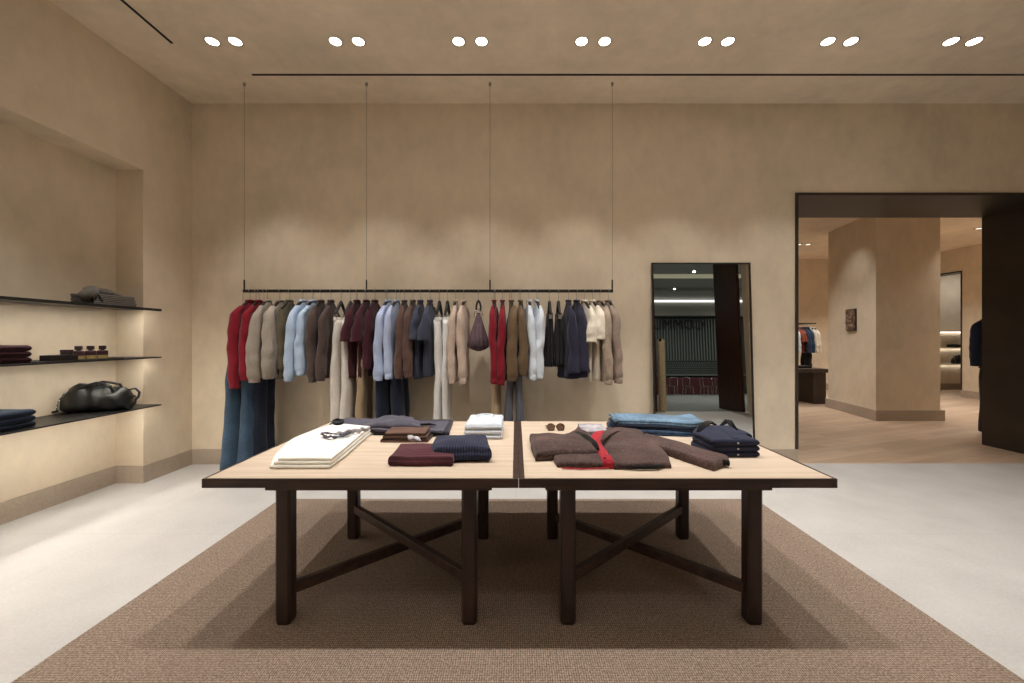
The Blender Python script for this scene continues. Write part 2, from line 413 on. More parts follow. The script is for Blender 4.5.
def folded(name, label, cat, mat, Lc, Rc, z0, h, group=None, layers=2, seed=0, amp=.003, extra=None, dome=0, parent=None, er=None):
    m = MB(); lh = h/layers
    for q in range(layers):
        ins = .004*((q*7+seed) % 3)
        L2 = [(a[0]+(b[0]-a[0])*ins, a[1]+(.003 if q % 2 else 0)) for a, b in zip(Lc, Rc)]
        slab(m, L2, Rc, z0+q*lh*.97, lh*1.03, amp, 8, seed+q, dome=dome if q == layers-1 else 0, er=er)
    o = m.build(name, mat, parent, smooth=True)
    if parent is None: tag(o, label, cat, group)
    return o
pos3 = ['bottom', 'middle', 'top']
# 1 white trousers, long stack
Lc = [(-1.292, 2.165), (-1.40, 2.40), (-1.452, 2.60), (-1.43, 2.85), (-1.375, 3.06)]
Rc = [(-.998, 2.165), (-1.02, 2.40), (-1.04, 2.6), (-1.055, 2.78), (-1.07, 2.94)]
for i in range(3):
    d = (2-i)*.012; L2 = [(a-d*1.4, b-d*.6) for a, b in Lc]; R2_ = [(a-.0+d*.5*(1 if k_ > 0 else -.4), b-d*.6) for k_, (a, b) in enumerate(Rc)]
    root = folded('folded_trousers', f'{pos3[i]} pair of folded white trousers in the long stack on the left table', 'trousers',
           FB['white trouser twill'], L2, R2_, T+.019*i, .019, 'folded white trousers on the left table', 1, i, .0015)
# metal-framed glasses lying on them
def glasses(label, pts, z, mat_f, mat_l, rx, ry, rz, closed=False):
    t_ = thing('sunglasses' if mat_l == LENSG else 'eyeglasses', label, 'glasses', (pts[0], pts[1], z), rz)
    for s_ in (-1, 1):
        n = 20
        P_ = [(s_*.037+rx*math.cos(2*PI*k_/n)*(1.05 if math.sin(2*PI*k_/n) > 0 else .9), ry*math.sin(2*PI*k_/n)*math.cos(.4)*.5, .022+ry*math.sin(2*PI*k_/n)) for k_ in range(n)]
        rim_ = MB().tube(P_, .0022, 6, closed=True).build('rim', mat_f, t_, smooth=True)
        MB().add([(a, b+.0005, c) for a, b, c in P_]+[(a, b-.0008, c) for a, b, c in P_], [tuple(range(n)), tuple(range(2*n-1, n-1, -1))]+[(k_, (k_+1) % n, n+(k_+1) % n, n+k_) for k_ in range(n)]).build('lens', mat_l, rim_)
        MB().tube([(s_*.066, 0, .032), (s_*.069, .05, .028), (s_*.066, .11, .016), (s_*.06, .14, .004)], .0022, 6).build('temple', mat_f, t_, smooth=True)
    MB().tube([(-.01, .004, .03), (0, .006, .035), (.01, .004, .03)], .002, 6).build('bridge', mat_f, t_, smooth=True)
    return t_
# patterned grey silk belt looped on the white trousers
x, y = tp(343, 434, T+.075)
o = thing('scarf_belt', 'crumpled grey and white patterned neck scarf lying on the white trousers', 'scarf', (x, y, T+.064))
m = MB(); P_ = []
for i in range(40):
    a = i/39*2*PI*1.12; P_.append((-.045+.07*math.cos(a)+.03*math.sin(2*a), -.03+.055*math.sin(a), .012+.007*math.sin(3*a)))
m.tube(P_, [.010+.004*math.sin(i*1.7) for i in range(40)], 8, flat=.6); m.build('scarf_loop', FB['grey gabardine'], o, smooth=True)
m = MB(); P_ = [(-.03+.15*i/20, -.02+.16*i/20+.012*math.sin(i), .016+.006*math.sin(i*1.3)) for i in range(21)]
m.tube(P_, [.015+.003*math.sin(i*2.1) for i in range(21)], 9, flat=.6); m.build('scarf_tail', FB['silver silk'], o, smooth=True)
# 2 grey jacket spread at the back left
def patch(name, mat, parent, left, right, z0, h, amp=.012, freq=9, seed=0, dome=0, nu=30, nv=26, zf=None):
    m = MB(); slab(m, [tp(*p_, z0+h*.5) for p_ in left], [tp(*p_, z0+h*.5) for p_ in right], z0, h, amp, freq, seed, nu, nv, dome, flatbottom=True, zf=zf)
    return m.build(name, mat, parent, smooth=True)
o = thing('folded_jacket', 'slate grey jacket folded with its sleeves over itself at the back of the left table', 'jacket', (-.8, 3.1, T), 0)
def unpar(o_, par): o_.parent = par; o_.matrix_parent_inverse = par.matrix_basis.inverted(); return o_
from mathutils import Matrix
def PP(par): par.matrix_basis; return par
def patchT(name, mat, par, *a, **k_):
    q = patch(name, mat, par, *a, **k_)
    off = Vector(par.location)
    q.data.transform(Matrix.Translation(-off)); return q
patchT('body', FB['dark grey gabardine'], o, [(373, 433), (378, 422.5)], [(449, 433.5), (453, 420.5)], T, .03, .004, 8, 3)
patchT('lower_fold', FB['grey gabardine'], o, [(371, 430), (373, 422)], [(443, 432), (449, 422)], T+.028, .018, .006, 8, 4)
patchT('front_panel', FB['grey gabardine'], o, [(370, 426), (376, 420), (384, 418)], [(424, 427), (418, 424), (412, 419)], T+.045, .035, .018, 14, 5, dome=.024)
patchT('sleeve', FB['grey gabardine'], o, [(329, 426), (333, 423), (338, 420.5)], [(384, 432), (384, 427), (386, 422)], T+.0, .035, .014, 12, 6, dome=.028)
m = MB(); P_ = [tp(a_, b_, T+.07) for a_, b_ in ((413, 425), (421, 423.5), (429, 423), (436, 424))]
m.tube([(a-o.location.x, b-o.location.y, .062) for a, b in P_], [.008, .018, .018, .006], 8, flat=.5); m.build('inner_fold', FB['black lining and shade'], o, smooth=True)
q = MB(); P_ = [tp(338+5*math.cos(a), 421+2.4*math.sin(a), T+.07) for a in [2*PI*i/14 for i in range(14)]]
q.tube([(a-o.location.x, b-o.location.y, .062) for a, b in P_], .011, 8, closed=True); q.build('collar', FB['black lining and shade'], o, smooth=True)  # no collar: black ring paints the shade in the open sleeve end
# 3 brown knits with patterned scarf
for i in range(3):
    x0, y0 = tp(380+i*1.5, 442.5, T); x1, _ = tp(428-i*2, 442.5, T)
    L_, R_ = rect(x0, x1, y0+.005*i, y0+.20, .02*i)
    folded('folded_scarf', f'{pos3[i]} folded brown striped scarf of the small stack beside the grey jacket', 'scarf', FB['brown stripe knit'], L_, R_, T+.021*i, .02, 'brown folded scarves on the left table', 2, 11+i, .004)
m = MB(); x, y = tp(411, 437, T+.085)
P_ = [(x-.03+.014*i, y+.05-.012*i+.008*math.sin(i*2), T+.073+.008*math.sin(i*1.4+1)) for i in range(8)]
m.tube(P_, [.01, .02, .026, .024, .026, .02, .016, .006], 10, flat=.5)
tag(m.build('pocket_square', FB['silver silk'], smooth=True), 'crumpled silver grey patterned pocket square on the brown scarves', 'pocket square')
# 4 folded white shirts
x0, y0 = tp(463.5, 439.5, T); x1, _ = tp(502, 439.5, T)
for i in range(3):
    L_, R_ = rect(x0+.002*i, x1, y0, y0+.36, 0)
    if i < 2:
        folded('folded_shirt', f'{pos3[i]} folded white shirt of the stack beside the seam between the tables', 'shirt', FB['white cotton'], L_, R_, T+.035*i, .034, 'folded white shirts', 1, 21+i, .0015)
    else:
        r = thing('folded_shirt', 'top folded white shirt with raised collar, of the stack beside the table seam', 'shirt', (0, 0, 0), 0, 'folded white shirts')
        folded('body', '', '', FB['white cotton'], L_, R_, T+.070, .034, None, 1, 23, .002, parent=r, dome=.02)
        cx, cy = (x0+x1)/2, y0+.235
        m = MB(); m.tube([(cx+.06*math.cos(a), cy+.055*math.sin(a), T+.118) for a in [2*PI*i_/20 for i_ in range(20)]], .009, 8, closed=True, flat=1.0); m.build('collar', FB['white cotton'], r, smooth=True)
        m = MB(); m.box(cx-.012, cx+.012, y0+.02, cy-.05, T+.100, T+.110); m.build('placket', FB['white cotton'], r)
# 5/6 knits
L_ = [tp(387, 466.5, T), tp(393, 455, T+.03), tp(400, 446.5, T+.03)]; R_ = [tp(453, 466.5, T), tp(455, 455, T+.03), tp(452, 446.5, T+.03)]
folded('folded_sweater', 'burgundy ribbed sweater folded flat near the front of the left table', 'sweater', FB['burgundy ribbed knit'], L_, R_, T, .05, 'folded ribbed sweaters', 1, 31, .006, dome=.012, er=.012)
L_ = [tp(433, 461, T+.01), tp(430, 452, T+.03), tp(436, 443, T+.03)]; R_ = [tp(491.5, 461, T+.01), tp(490, 452, T+.03), tp(487, 443, T+.03)]
folded('folded_sweater', 'navy ribbed sweater folded beside and over the burgundy one', 'sweater', FB['navy ribbed knit'], L_, R_, T+.008, .074, 'folded ribbed sweaters', 1, 35, .008, dome=.022, er=.02)

# 7 brown tweed jacket laid open
o = thing('open_jacket', 'brown tweed jacket laid open on the right table showing its red lining', 'jacket', (.6, 2.55, T))
TW = FB['brown tweed']
patchT('right_front', TW, o, [(557, 465), (552, 452), (556, 441), (572, 433), (578, 429)], [(611, 466), (604, 455), (596, 447), (590, 438), (586, 431)], T, .03, .010, 9, 41, dome=.022)
patchT('left_front', TW, o, [(614, 466.5), (606, 455), (600, 445), (599, 437), (602, 430)], [(671, 465.5), (667, 455), (655, 444), (640, 433), (618, 428)], T, .034, .010, 9, 42, dome=.045)
patchT('lining', FB['red lining'], o, [(603, 464), (597, 455), (590, 446), (588, 440), (595, 434)], [(615, 464), (608, 455), (602, 446), (602, 439), (605, 433)], T+.001, .05, .008, 30, 43)
patchT('sleeve', TW, o, [(530, 436), (532, 447), (536, 456)], [(592, 438), (596, 448), (600, 455)], T+.005, .05, .012, 8, 44, dome=.03)
patchT('sleeve', TW, o, [(652, 447), (647, 441), (644, 435)], [(714, 467), (724, 463), (729, 459)], T+.0, .045, .005, 8, 45, dome=.008)
def rel(par, x, y, z): return (x-par.location.x, y-par.location.y, z-par.location.z)
m = MB(); P_ = [tp(px_, py_, T+.09) for px_, py_ in ((577, 428), (586, 432), (594, 438), (598, 444))]
m.tube([rel(o, a, b, T+.06) for a, b in P_], [.018, .024, .022, .01], 10, flat=.5); m.build('collar', FB['black lining and shade'], o, smooth=True)
m = MB(); P_ = [tp(px_, py_, T+.09) for px_, py_ in ((602, 438), (606, 433), (614, 429), (622, 429))]
m.tube([rel(o, a, b, T+.075) for a, b in P_], [.01, .022, .022, .012], 10, flat=.5); m.build('collar', TW, o, smooth=True)
m = MB(); a, b = tp(726, 463, T+.02); m.tube([rel(o, a-.02, b+.0, T+.024), rel(o, a+.012, b-.012, T+.022)], .02, 14, flat=.8); m.build('cuff', FB['black lining and shade'], o, smooth=True)
m = MB(); P_ = [tp(px_, py_, T+.015) for px_, py_ in ((562, 467), (580, 468), (598, 467.5), (610, 466.8))]
m.tube([rel(o, a, b+.012, T+.006) for a, b in P_], .005, 8, flat=.8); m.build('hem_lining_and_shade', FB['red lining'], o, smooth=True)
m = MB(); P_ = [tp(px_, py_, T+.02) for px_, py_ in ((622, 466), (640, 466.5), (656, 466), (668, 463))]
m.tube([rel(o, a, b, T+.016) for a, b in P_], [.004, .010, .014, .010], 8, flat=.7); m.build('hem_lining_and_shade', FB['black lining and shade'], o, smooth=True)  # black tube paints the shade in the opening under the hem corner
for i, (px_, py_) in enumerate(((605, 457), (609, 463))):
    a, b = tp(px_, py_, T+.055); m = MB(); m.cyl(rel(o, a, b, T)[:2], .009, .05, .056, 14); m.build('button', FB['red lining'], o, smooth=False)
# 8 sunglasses
x, y = tp(560, 431, T)
glasses('brown tinted sunglasses lying at the back of the right table above the tweed jacket', (x-.03, y+.02), T, CAP, LENSG, .032, .028, .05)
# 9 folded grey and navy tee
x0, y0 = tp(583, 437, T); x1, _ = tp(605, 437, T)
L_, R_ = rect(x0, x1+.03, y0, y0+.26)
folded('folded_shirt', 'navy folded shirt under the silver one, behind the tweed jacket collar', 'shirt', FB['navy jersey'], L_, R_, T, .02, 'small folded shirts behind the tweed jacket', 2, 51)
folded('folded_shirt', 'silver grey folded shirt on top, behind the tweed jacket collar', 'shirt', FB['silver silk'], L_, R_, T+.021, .02, 'small folded shirts behind the tweed jacket', 2, 52)
# 10 jeans stack
def curve(pts, z): return [tp(a, b, z) for a, b in pts]
JL = [(613, 431), (615, 424), (617, 417.5)]
for i in range(3):
    mt = (FB['mid denim'], FB['dark denim'], FB['washed denim'])[i]  # middle pair darkened: shade of the gaps in the pile, put into colour
    r = thing('folded_jeans', f'{pos3[i]} pair of folded blue jeans in the pile at the back of the right table', 'jeans', (0, 0, 0), 0, 'folded jeans on the right table')
    z0 = T+.034*i
    zs = z0+.017
    xa, ya = tp(614+i*2, 433.5, T); xb, yb = tp(712-3*i, 436.5, T)
    Lq = [(xa, ya), (xa+.30, ya-.07+.02*i), (xb-.12, yb-.01), (xb, yb+.05)]
    Rq = [(xa+.03, ya+.26), (xa+.3, ya+.22), (xb-.10, yb+.30), (xb+.03, yb+.33)]
    m = MB()
    for q in range(2): slab(m, Lq, Rq, z0+q*.0165, .0175, .004, 10, 60+i*2+q, 18, 30, zf=lambda u, v: .006*math.sin(v*7)*u)
    m.build('leg_fold', mt, r, smooth=True)
    m = MB(); m.tube([(xa-.01, ya+.01, zs), (xa+.0, ya+.13, zs+.004), (xa+.02, ya+.26, zs)], [.018, .02, .018], 10, flat=.95); wb_ = m.build('waistband', mt, r, smooth=True)
    if i == 2:
        for yy in (.04, .12, .2):
            m = MB(); m.box(xa-.02, xa+.025, ya+yy, ya+yy+.014, zs+.008, zs+.0175); m.build('belt_loop', mt, wb_)
# 11 navy polos
x0, y0 = tp(692, 457.5, T); x1, _ = tp(760, 457.5, T); xl, _ = tp(713, 457.5, T)
for i in range(3):
    r = thing('folded_polo_shirt', f'{pos3[i]} navy buttoned shirt of the stack at the right end of the table', 'shirt', (0, 0, 0), 0, 'folded navy shirts')
    d = .008*(2-i)
    Lq = [(xl, y0), (tp(702, 435.5, T+.1)[0]-d, tp(702, 435.5, T+.1)[1]), (tp(693, 430.5, T+.1)[0]-d, tp(693, 430.5, T+.1)[1]), tp(701, 424.5, T+.1)]
    Rq = [(x1, y0), (x1+.004, y0+.14), tp(752, 434, T+.1), tp(733, 425.5, T+.1)]
    folded('body', '', '', FB['navy jersey'], Lq, Rq, T+.034*i, .034, None, 1, 70+i, .003, parent=r, dome=.006 if i == 2 else 0)
    m = MB(); bx_ = tp(738, 457.5, T)[0]
    m.tube([(bx_, y0-.0045, T+.034*i+.017), (bx_, y0-.0005, T+.034*i+.017)], .0055, 12); m.build('button', plain('white_button', (230, 228, 222), .4), r)
    if i == 2:
        (cx, cy), z = tp(716, 426, T+.11), T+.115
        for W_ in (((698, 431), (703, 425), (710, 422), (716, 424)), ((721, 424.5), (726, 421.5), (732, 425), (738, 430))):
            m = MB(); m.tube([tp(a_, b_, T+.11)+(T+.103+.008*(q_ in (1, 2)),) for q_, (a_, b_) in enumerate(W_)], [.010, .032, .032, .008], 10, flat=.3); m.build('collar_wing', FB['black lining and shade'], r, smooth=True)
        m = MB(); m.bar((cx, cy-.08, z-.006), (bx_, y0+.02, z-.008), .02, .004); m.build('placket', FB['navy top'], r)

# ------------------------------------------------------------------ hanging rail
RY, RZ = 4.292, 1.974
def rx(px_): return (px_-VX)/93.2
x0, x1 = rx(243.5), rx(613)
WIREM = plain('thin_wire', (112, 100, 86), .6)
rail = thing('clothes_rail', 'long black clothes rail hung from the ceiling by four thin wires', 'clothes rail', (x0, RY, RZ))
MB().box(0, x1-x0, -.015, .015, -.015, .015).build('bar', BLACKM, rail, bevel=.003)
for p_ in (243.5, 366.5, 490, 613):
    xx = rx(p_)-x0+(.008 if p_ < 300 else -.008 if p_ > 600 else 0)
    MB().cyl((xx, 0), .008, .0, .12, 10).build('post', BLACKM, rail)
    MB().cyl((xx, 0), .0018, .12, CZ-RZ-.012, 8).build('suspension_wire', WIREM, rail)
    MB().cyl((xx, 0), .014, CZ-RZ-.03, CZ-RZ, 14).build('ceiling_fixing', STEEL, rail)
# hangers
HMAT = plain('black_hanger_wood', (30, 26, 28), .5)
def hook(m):
    P_ = [(0, .0225*math.sin(a), .0225*math.cos(a)-.001) for a in [math.radians(q) for q in range(-100, 181, 20)]]
    P_ += [(0, 0, -.045), (0, 0, -.125)]
    m.tube(P_, .0028, 6)
def make_hanger(clip):
    t_ = thing('clothes_hanger', '', 'hanger')
    m = MB(); hook(m); m.build('hook', STEEL, t_, smooth=True)
    m = MB()
    if not clip:
        m.tube([(0, -.15, -.20), (0, -.11, -.172), (0, -.05, -.132), (0, 0, -.115), (0, .05, -.132), (0, .11, -.172), (0, .15, -.20)], [.009, .013, .017, .018, .017, .013, .009], 10, flat=1.0)
        m.build('arms', HMAT, t_, smooth=True)
    else:
        m.tube([(0, -.15, -.26), (0, -.10, -.22), (0, -.03, -.15), (0, 0, -.12), (0, .03, -.15), (0, .10, -.22), (0, .15, -.26)], [.01, .016, .016, .018, .016, .016, .01], 10)
        m.build('arms', HMAT, t_, smooth=True)
        for s_ in (-1, 1):
            MB().box(-.016, .016, s_*.13-.018, s_*.13+.018, -.305, -.255).build('clip', STEEL, t_, bevel=.003)
    return t_
HG = {}
def hang(px_, label, clip=False, dx=0, rz=0):
    if clip not in HG: h = HG[clip] = make_hanger(clip)
    else: h = dup(HG[clip])
    h.location = (rx(px_)+dx, RY, RZ); h.rotation_euler = (0, 0, rz); h['label'] = label; h['group'] = 'hangers on the long rail'
    return h
def ringz(a, b, z, n=28, cu=0, cv=0, fold=0, k_=5, ph=0, ex=.75, fu=.15):
    out = []
    for i in range(n):
        th = 2*PI*i/n; c, s_ = math.cos(th), math.sin(th)
        u = a*math.copysign(abs(c)**ex, c); v = b*math.copysign(abs(s_)**ex, s_)
        w = 1+fold*math.sin(k_*th+ph)
        out.append((cv+v*w, cu+u*(1+fold*fu*math.cos(k_*th+ph)), z))
    return out
def rough_up(m, amp, freq, seed):
    m.v = [(x+amp*mn.noise(Vector((x*freq, y*freq, z*freq*.7+seed*3.1))), y+amp*mn.noise(Vector((x*freq+5, y*freq, z*freq*.7+seed))), z) for x, y, z in m.v]
# garment: hangs across the rail, near sleeve towards the room
DZ = -.035
def garment(name, label, cat, mat, px_, hem=-.90, slv=-.92, a=.165, b=.042, flare=1.0, su=.185, sru=.055, srv=.044, puff=0, cuff=None, collar=True,
            short=False, seed=0, top=-.085, rz=0, group=None, hemband=None, z_sh=-.165, fold=.12, detail=None):
    seed_ = seed or int(px_)
    rnd = random.Random(seed_)
    g = thing(name, label, cat, (rx(px_), RY, RZ), rz, group)
    def fin(m, nm, mt=mat):
        m.v = [(x, y, z+DZ) for x, y, z in m.v]; return m.build(nm, mt, g, smooth=True)
    hem -= .015; slv -= .015
    m = MB(); R = []
    nz = 16; ph = rnd.random()*6
    for i in range(nz+1):
        t_ = i/nz; z = hem+(z_sh-.10-hem)*t_
        k_ = 1-t_
        R.append(ringz(a*(1+.16*k_*(flare-1)), b*(1+(flare-1)*k_), z+(.012*math.sin(5*t_+ph) if i == 0 else 0), fold=fold*(.3+k_), k_=7, ph=ph+t_*.8))
    for z, aa, bb in ((z_sh-.06, a*.99, b*.88), (z_sh-.02, a*.93, b*.74), (z_sh+.015, a*.72, b*.62), (z_sh+.045, a*.48, b*.55), (top, .05, b*.5)):
        R.append(ringz(aa, bb, z, fold=.03, k_=7, ph=ph))
    m.rings(R); rough_up(m, .008, 9, seed_); fin(m, 'body')
    for s_ in (-1, 1):
        R = []; ns = 26; end = slv+rnd.uniform(-.012, .012); zs = z_sh+.035
        ru0 = rnd.random()*6
        for i in range(ns+1):
            t_ = i/ns; z = zs+(end-zs)*t_; d = zs-z
            grow = .34+.66*min(1, (d/.22))**.75
            uu = .11+(su-.11)*min(1, d/.10)+.030*min(1, d/.7)
            pf = puff*max(0, math.sin((t_-.35)*PI/.65)) if t_ > .35 else 0
            ru = sru*grow*(1-.14*t_+pf); rv = srv*grow*(1-.10*t_+.6*pf)
            if short: ru, rv = sru*grow*(1+.28*t_), srv*grow*(1+.32*t_)
            if not short and t_ > .93: ru *= .86; rv *= .86
            wr = (.015+.045*t_**2)*math.sin(t_*34+ru0)+.018*math.sin(t_*11+ru0*2)*t_
            if short: wr *= .3
            R.append(ringz(ru*(1+wr), rv*(1+wr*.8), z, 22, cu=s_*uu, cv=.012*math.sin(t_*4+ru0)+.004*math.sin(t_*15+ru0), fold=.08, k_=5, ph=t_*4+ru0, ex=.9))
        cv_end = .012*math.sin(4+ru0)+.004*math.sin(15+ru0); u_end = uu
        m = MB(); m.rings(R); rough_up(m, .011, 12, seed_+s_); fin(m, 'sleeve')
        if cuff is not None:
            q = .76
            m = MB(); m.rings([ringz(sru*q, srv*q*.97, end-.006, 22, cu=s_*u_end, cv=cv_end, ex=.9), ringz(sru*q*1.06, srv*q*1.04, end+.008, 22, cu=s_*u_end, cv=cv_end, ex=.9), ringz(sru*q*1.06, srv*q*1.04, end+.055, 22, cu=s_*u_end, cv=cv_end, ex=.9), ringz(sru*q*.95, srv*q*.95, end+.06, 22, cu=s_*u_end, cv=cv_end, ex=.9)])
            rough_up(m, .011, 12, seed_+s_); fin(m, 'cuff', cuff)
    if collar:
        for q, (dz_, rr) in enumerate(((0, .011), (.012, .009))):
            if q: break
        m = MB(); P_ = [(b*.46*math.sin(2*PI*i/18), .052*math.cos(2*PI*i/18), top+.004+.012*abs(math.sin(2*PI*i/18))) for i in range(18)]
        m.tube(P_, .0115, 8, closed=True); fin(m, 'collar', mat if isinstance(collar, bool) else collar)
    return g
def trousers(name, label, mat, px_, ztop, zbot, a=.17, b=.03, flare=1.15, group=None, seed=0, dx=0, wide=0, rz=0, cat='trousers', pleat=.08, seam=None):
    seed_ = seed or int(px_)
    g = thing(name, label, cat, (rx(px_)+dx, RY, RZ), rz, group)
    def fin(m, nm, mt=mat):
        m.v = [(x, y, z+DZ) for x, y, z in m.v]; return m.build(nm, mt, g, smooth=True)
    m = MB(); m.rings([ringz(a*q, b*w, z, 28) for z, q, w in ((ztop-.045, 1.0, 1.0), (ztop-.04, 1.02, 1.06), (ztop-.004, 1.0, 1.02), (ztop, .97, .9))]); fin(m, 'waistband')
    for s_ in (-1, 1):
        m = MB(); R = []; ns = 24
        for i in range(ns+1):
            t_ = i/ns; z = zbot+(ztop-.03-zbot)*(1-t_)
            q = .9+.1*min(1, t_*6)
            R.append(ringz(a*.56*q*(1+(flare-1)*t_), b*1.08*q*(1+(flare-1)*1.2*t_), z, 24, cu=s_*(a*.5+wide*t_), cv=.008*math.sin(t_*6+seed_), fold=pleat*min(1, t_*4), k_=5, ph=t_*1.6+seed_, ex=.85))
        m.rings(R); rough_up(m, .012, 7, seed_+s_); fin(m, 'leg')
    return g
SEQ = []
def G(kind, label, mat, px_, hg=True, **k_):
    cat = k_.pop('cat', kind.split('_')[-1]); r = garment(kind, label, cat, mat, px_, **k_)
    if hg: hang(px_, 'black hanger of the '+SHORT(label), False, 0, k_.get('rz', 0))
    return r
def SHORT(l):
    w_ = l.split(); return ' '.join(w_[:12]) if len(w_) > 12 else l
G('sweater', 'crimson sweater hanging first at the left end of the rail', FB['crimson wool'], 250, hem=-.93, slv=-.97, sru=.066, srv=.058, cuff=FB['crimson wool'], group='crimson sweaters at the left end', rz=-.08)
G('sweater', 'crimson sweater hanging second from the left end of the rail', FB['crimson wool'], 259, hem=-.90, slv=-.88, srv=.052, cuff=FB['crimson wool'], group='crimson sweaters at the left end')
G('jacket', 'left taupe blouson jacket beside the crimson sweaters', FB['taupe cotton'], 267.5, hem=-.88, slv=-.90, b=.046, sru=.07, srv=.06, puff=.25, cuff=FB['taupe cotton'], collar=True, group='taupe jackets', rz=0.02)
G('jacket', 'right taupe blouson jacket beside the olive overshirt', FB['taupe cotton'], 280, hem=-.87, slv=-.87, b=.046, sru=.07, srv=.06, puff=.25, cuff=FB['taupe cotton'], group='taupe jackets', rz=0.02)
G('overshirt', 'dark olive overshirt hanging right of the taupe jackets', FB['olive cotton'], 289.5, hem=-.86, slv=-.78, su=.13, collar=True, cat='shirt')
G('shirt', 'left light blue shirt of the pair right of the olive overshirt', FB['light blue cotton'], 303, hem=-.85, slv=-.90, b=.04, sru=.064, srv=.055, cuff=FB['light blue cotton'], group='light blue shirts on the left', rz=-.08)
G('shirt', 'right light blue shirt of the pair, touching the charcoal overshirt', FB['light blue cotton'], 313, hem=-.82, slv=-.84, b=.04, sru=.058, srv=.046, cuff=FB['light blue cotton'], group='light blue shirts on the left', rz=-.08)
G('overshirt', 'left charcoal brown overshirt of the pair beside the light blue shirts', FB['charcoal brown cotton'], 321, hem=-.86, slv=-.89, sru=.062, srv=.05, cuff=FB['charcoal brown cotton'], cat='shirt', group='charcoal brown overshirts', rz=.04)
G('overshirt', 'right charcoal brown overshirt of the pair beside the ecru trousers', FB['charcoal brown cotton'], 331, hem=-.86, slv=-.88, sru=.062, srv=.05, cuff=FB['charcoal brown cotton'], cat='shirt', group='charcoal brown overshirts', rz=.04)
for i, (p_, l_) in enumerate(((341, 'left'), (350.5, 'right'))):
    trousers('trousers', f'{l_} ecru wide trousers of the pair clipped beside the maroon shirts', FB['ecru cotton'], p_, -.25, -1.42, a=.15, b=.036, flare=1.35, wide=.03, group='ecru trousers')
    hang(p_, f'black clip hanger carrying the {l_} ecru trousers', True)
G('knit_shirt', 'leftmost maroon short sleeved knit shirt', FB['maroon knit'], 357, hem=-.88, slv=-.50, short=True, sru=.06, srv=.046, cat='shirt', b=.036, group='maroon knit shirts', rz=-0.08)
G('knit_shirt', 'second maroon short sleeved knit shirt from the left', FB['maroon knit'], 366.5, hem=-.87, slv=-.50, short=True, sru=.06, srv=.046, cat='shirt', b=.036, group='maroon knit shirts', rz=-0.08)
G('knit_shirt', 'rightmost and darkest maroon knit garment, with a gap to its right', FB['maroon knit'], 375, hem=-.80, slv=-.78, su=.14, cat='shirt', group='maroon knit shirts', rz=-0.08)
G('shirt', 'left pale blue shirt of the pair hanging over dark jeans', FB['pale blue cotton'], 388, hem=-.86, slv=-.88, b=.04, sru=.062, srv=.05, cuff=FB['pale blue cotton'], group='pale blue shirts in the middle', rz=-.1)
G('shirt', 'right pale blue shirt of the pair, beside the brown overshirts', FB['pale blue cotton'], 396.5, hem=-.84, slv=-.87, b=.036, sru=.056, srv=.044, cuff=FB['pale blue cotton'], group='pale blue shirts in the middle', rz=-.1)
G('overshirt', 'left brown wool overshirt beside the pale blue shirts', FB['brown wool'], 404.5, hem=-.85, slv=-.86, cat='shirt', cuff=FB['brown wool'], srv=.05, group='brown wool overshirts', rz=0.02)
G('overshirt', 'right brown wool overshirt beside the slate shirts', FB['brown wool'], 413, hem=-.85, slv=-.86, cat='shirt', cuff=FB['brown wool'], srv=.05, group='brown wool overshirts', rz=0.02)
G('short_sleeved_shirt', 'left slate blue short sleeved shirt beside the brown overshirts', FB['slate cotton'], 420.5, hem=-.88, slv=-.48, short=True, srv=.042, cat='shirt', group='slate short sleeved shirts', rz=-0.06)
G('short_sleeved_shirt', 'right slate blue short sleeved shirt beside the white trousers', FB['slate cotton'], 430, hem=-.87, slv=-.47, short=True, srv=.046, cat='shirt', group='slate short sleeved shirts', rz=-0.06)
for i, (p_, l_) in enumerate(((439.5, 'left'), (447.5, 'right'))):
    trousers('trousers', f'{l_} white jeans of the pair hanging full length in the middle of the rail', FB['white denim'], p_, -.25, -1.52, a=.15, b=.036, flare=1.0, group='white jeans', cat='jeans')
    hang(p_, f'black clip hanger carrying the {l_} white jeans', True)
G('sweater', 'left beige knit sweater right of the white jeans', FB['beige knit'], 455.5, hem=-.90, slv=-.92, b=.038, srv=.043, cuff=FB['beige knit'], group='beige sweaters')
G('sweater', 'right beige knit sweater beside the hanging leather bag', FB['beige knit'], 464, hem=-.90, slv=-.92, b=.038, srv=.043, cuff=FB['beige knit'], group='beige sweaters')
# pouch bag
g = thing('pouch_bag', 'dark brown gathered leather pouch bag hanging from the middle of the rail', 'bag', (rx(478.5), RY, RZ))
m = MB(); prof = [(-.645, .03, .02), (-.625, .08, .07), (-.60, .13, .10), (-.575, .145, .108), (-.50, .13, .092), (-.42, .10, .068), (-.33, .065, .042), (-.255, .035, .022), (-.235, .02, .014)]
m.rings([ringz(a, b, z, 72, fold=.13, k_=12, ph=0, ex=.95, fu=1) for z, a, b in prof]); m.build('pouch', FB['violet leather cloth'], g, smooth=True)
m = MB(); m.tube([(.045*math.cos(2*PI*i/20), -.03+.0*i, -.245+.035*math.sin(2*PI*i/20)) for i in range(20)], .0055, 8, closed=True); m.build('handle_ring', CHROME, g, smooth=True)
m = MB(); m.tube([(-.02, -.01, -.22), (-.025, 0, -.17), (-.012, 0, -.12), (0, 0, -.10), (.012, 0, -.12), (.025, 0, -.17), (.02, -.01, -.22)], [.012, .014, .016, .016, .016, .014, .012], 8, flat=.7); m.build('strap', FB['dark strap webbing'], g, smooth=True)
h = MB(); hook(h); tag(h.build('hanging_hook', STEEL, smooth=True), 'small steel hook holding the pouch bag on the rail', 'hook').location = (rx(478.5), RY, RZ)
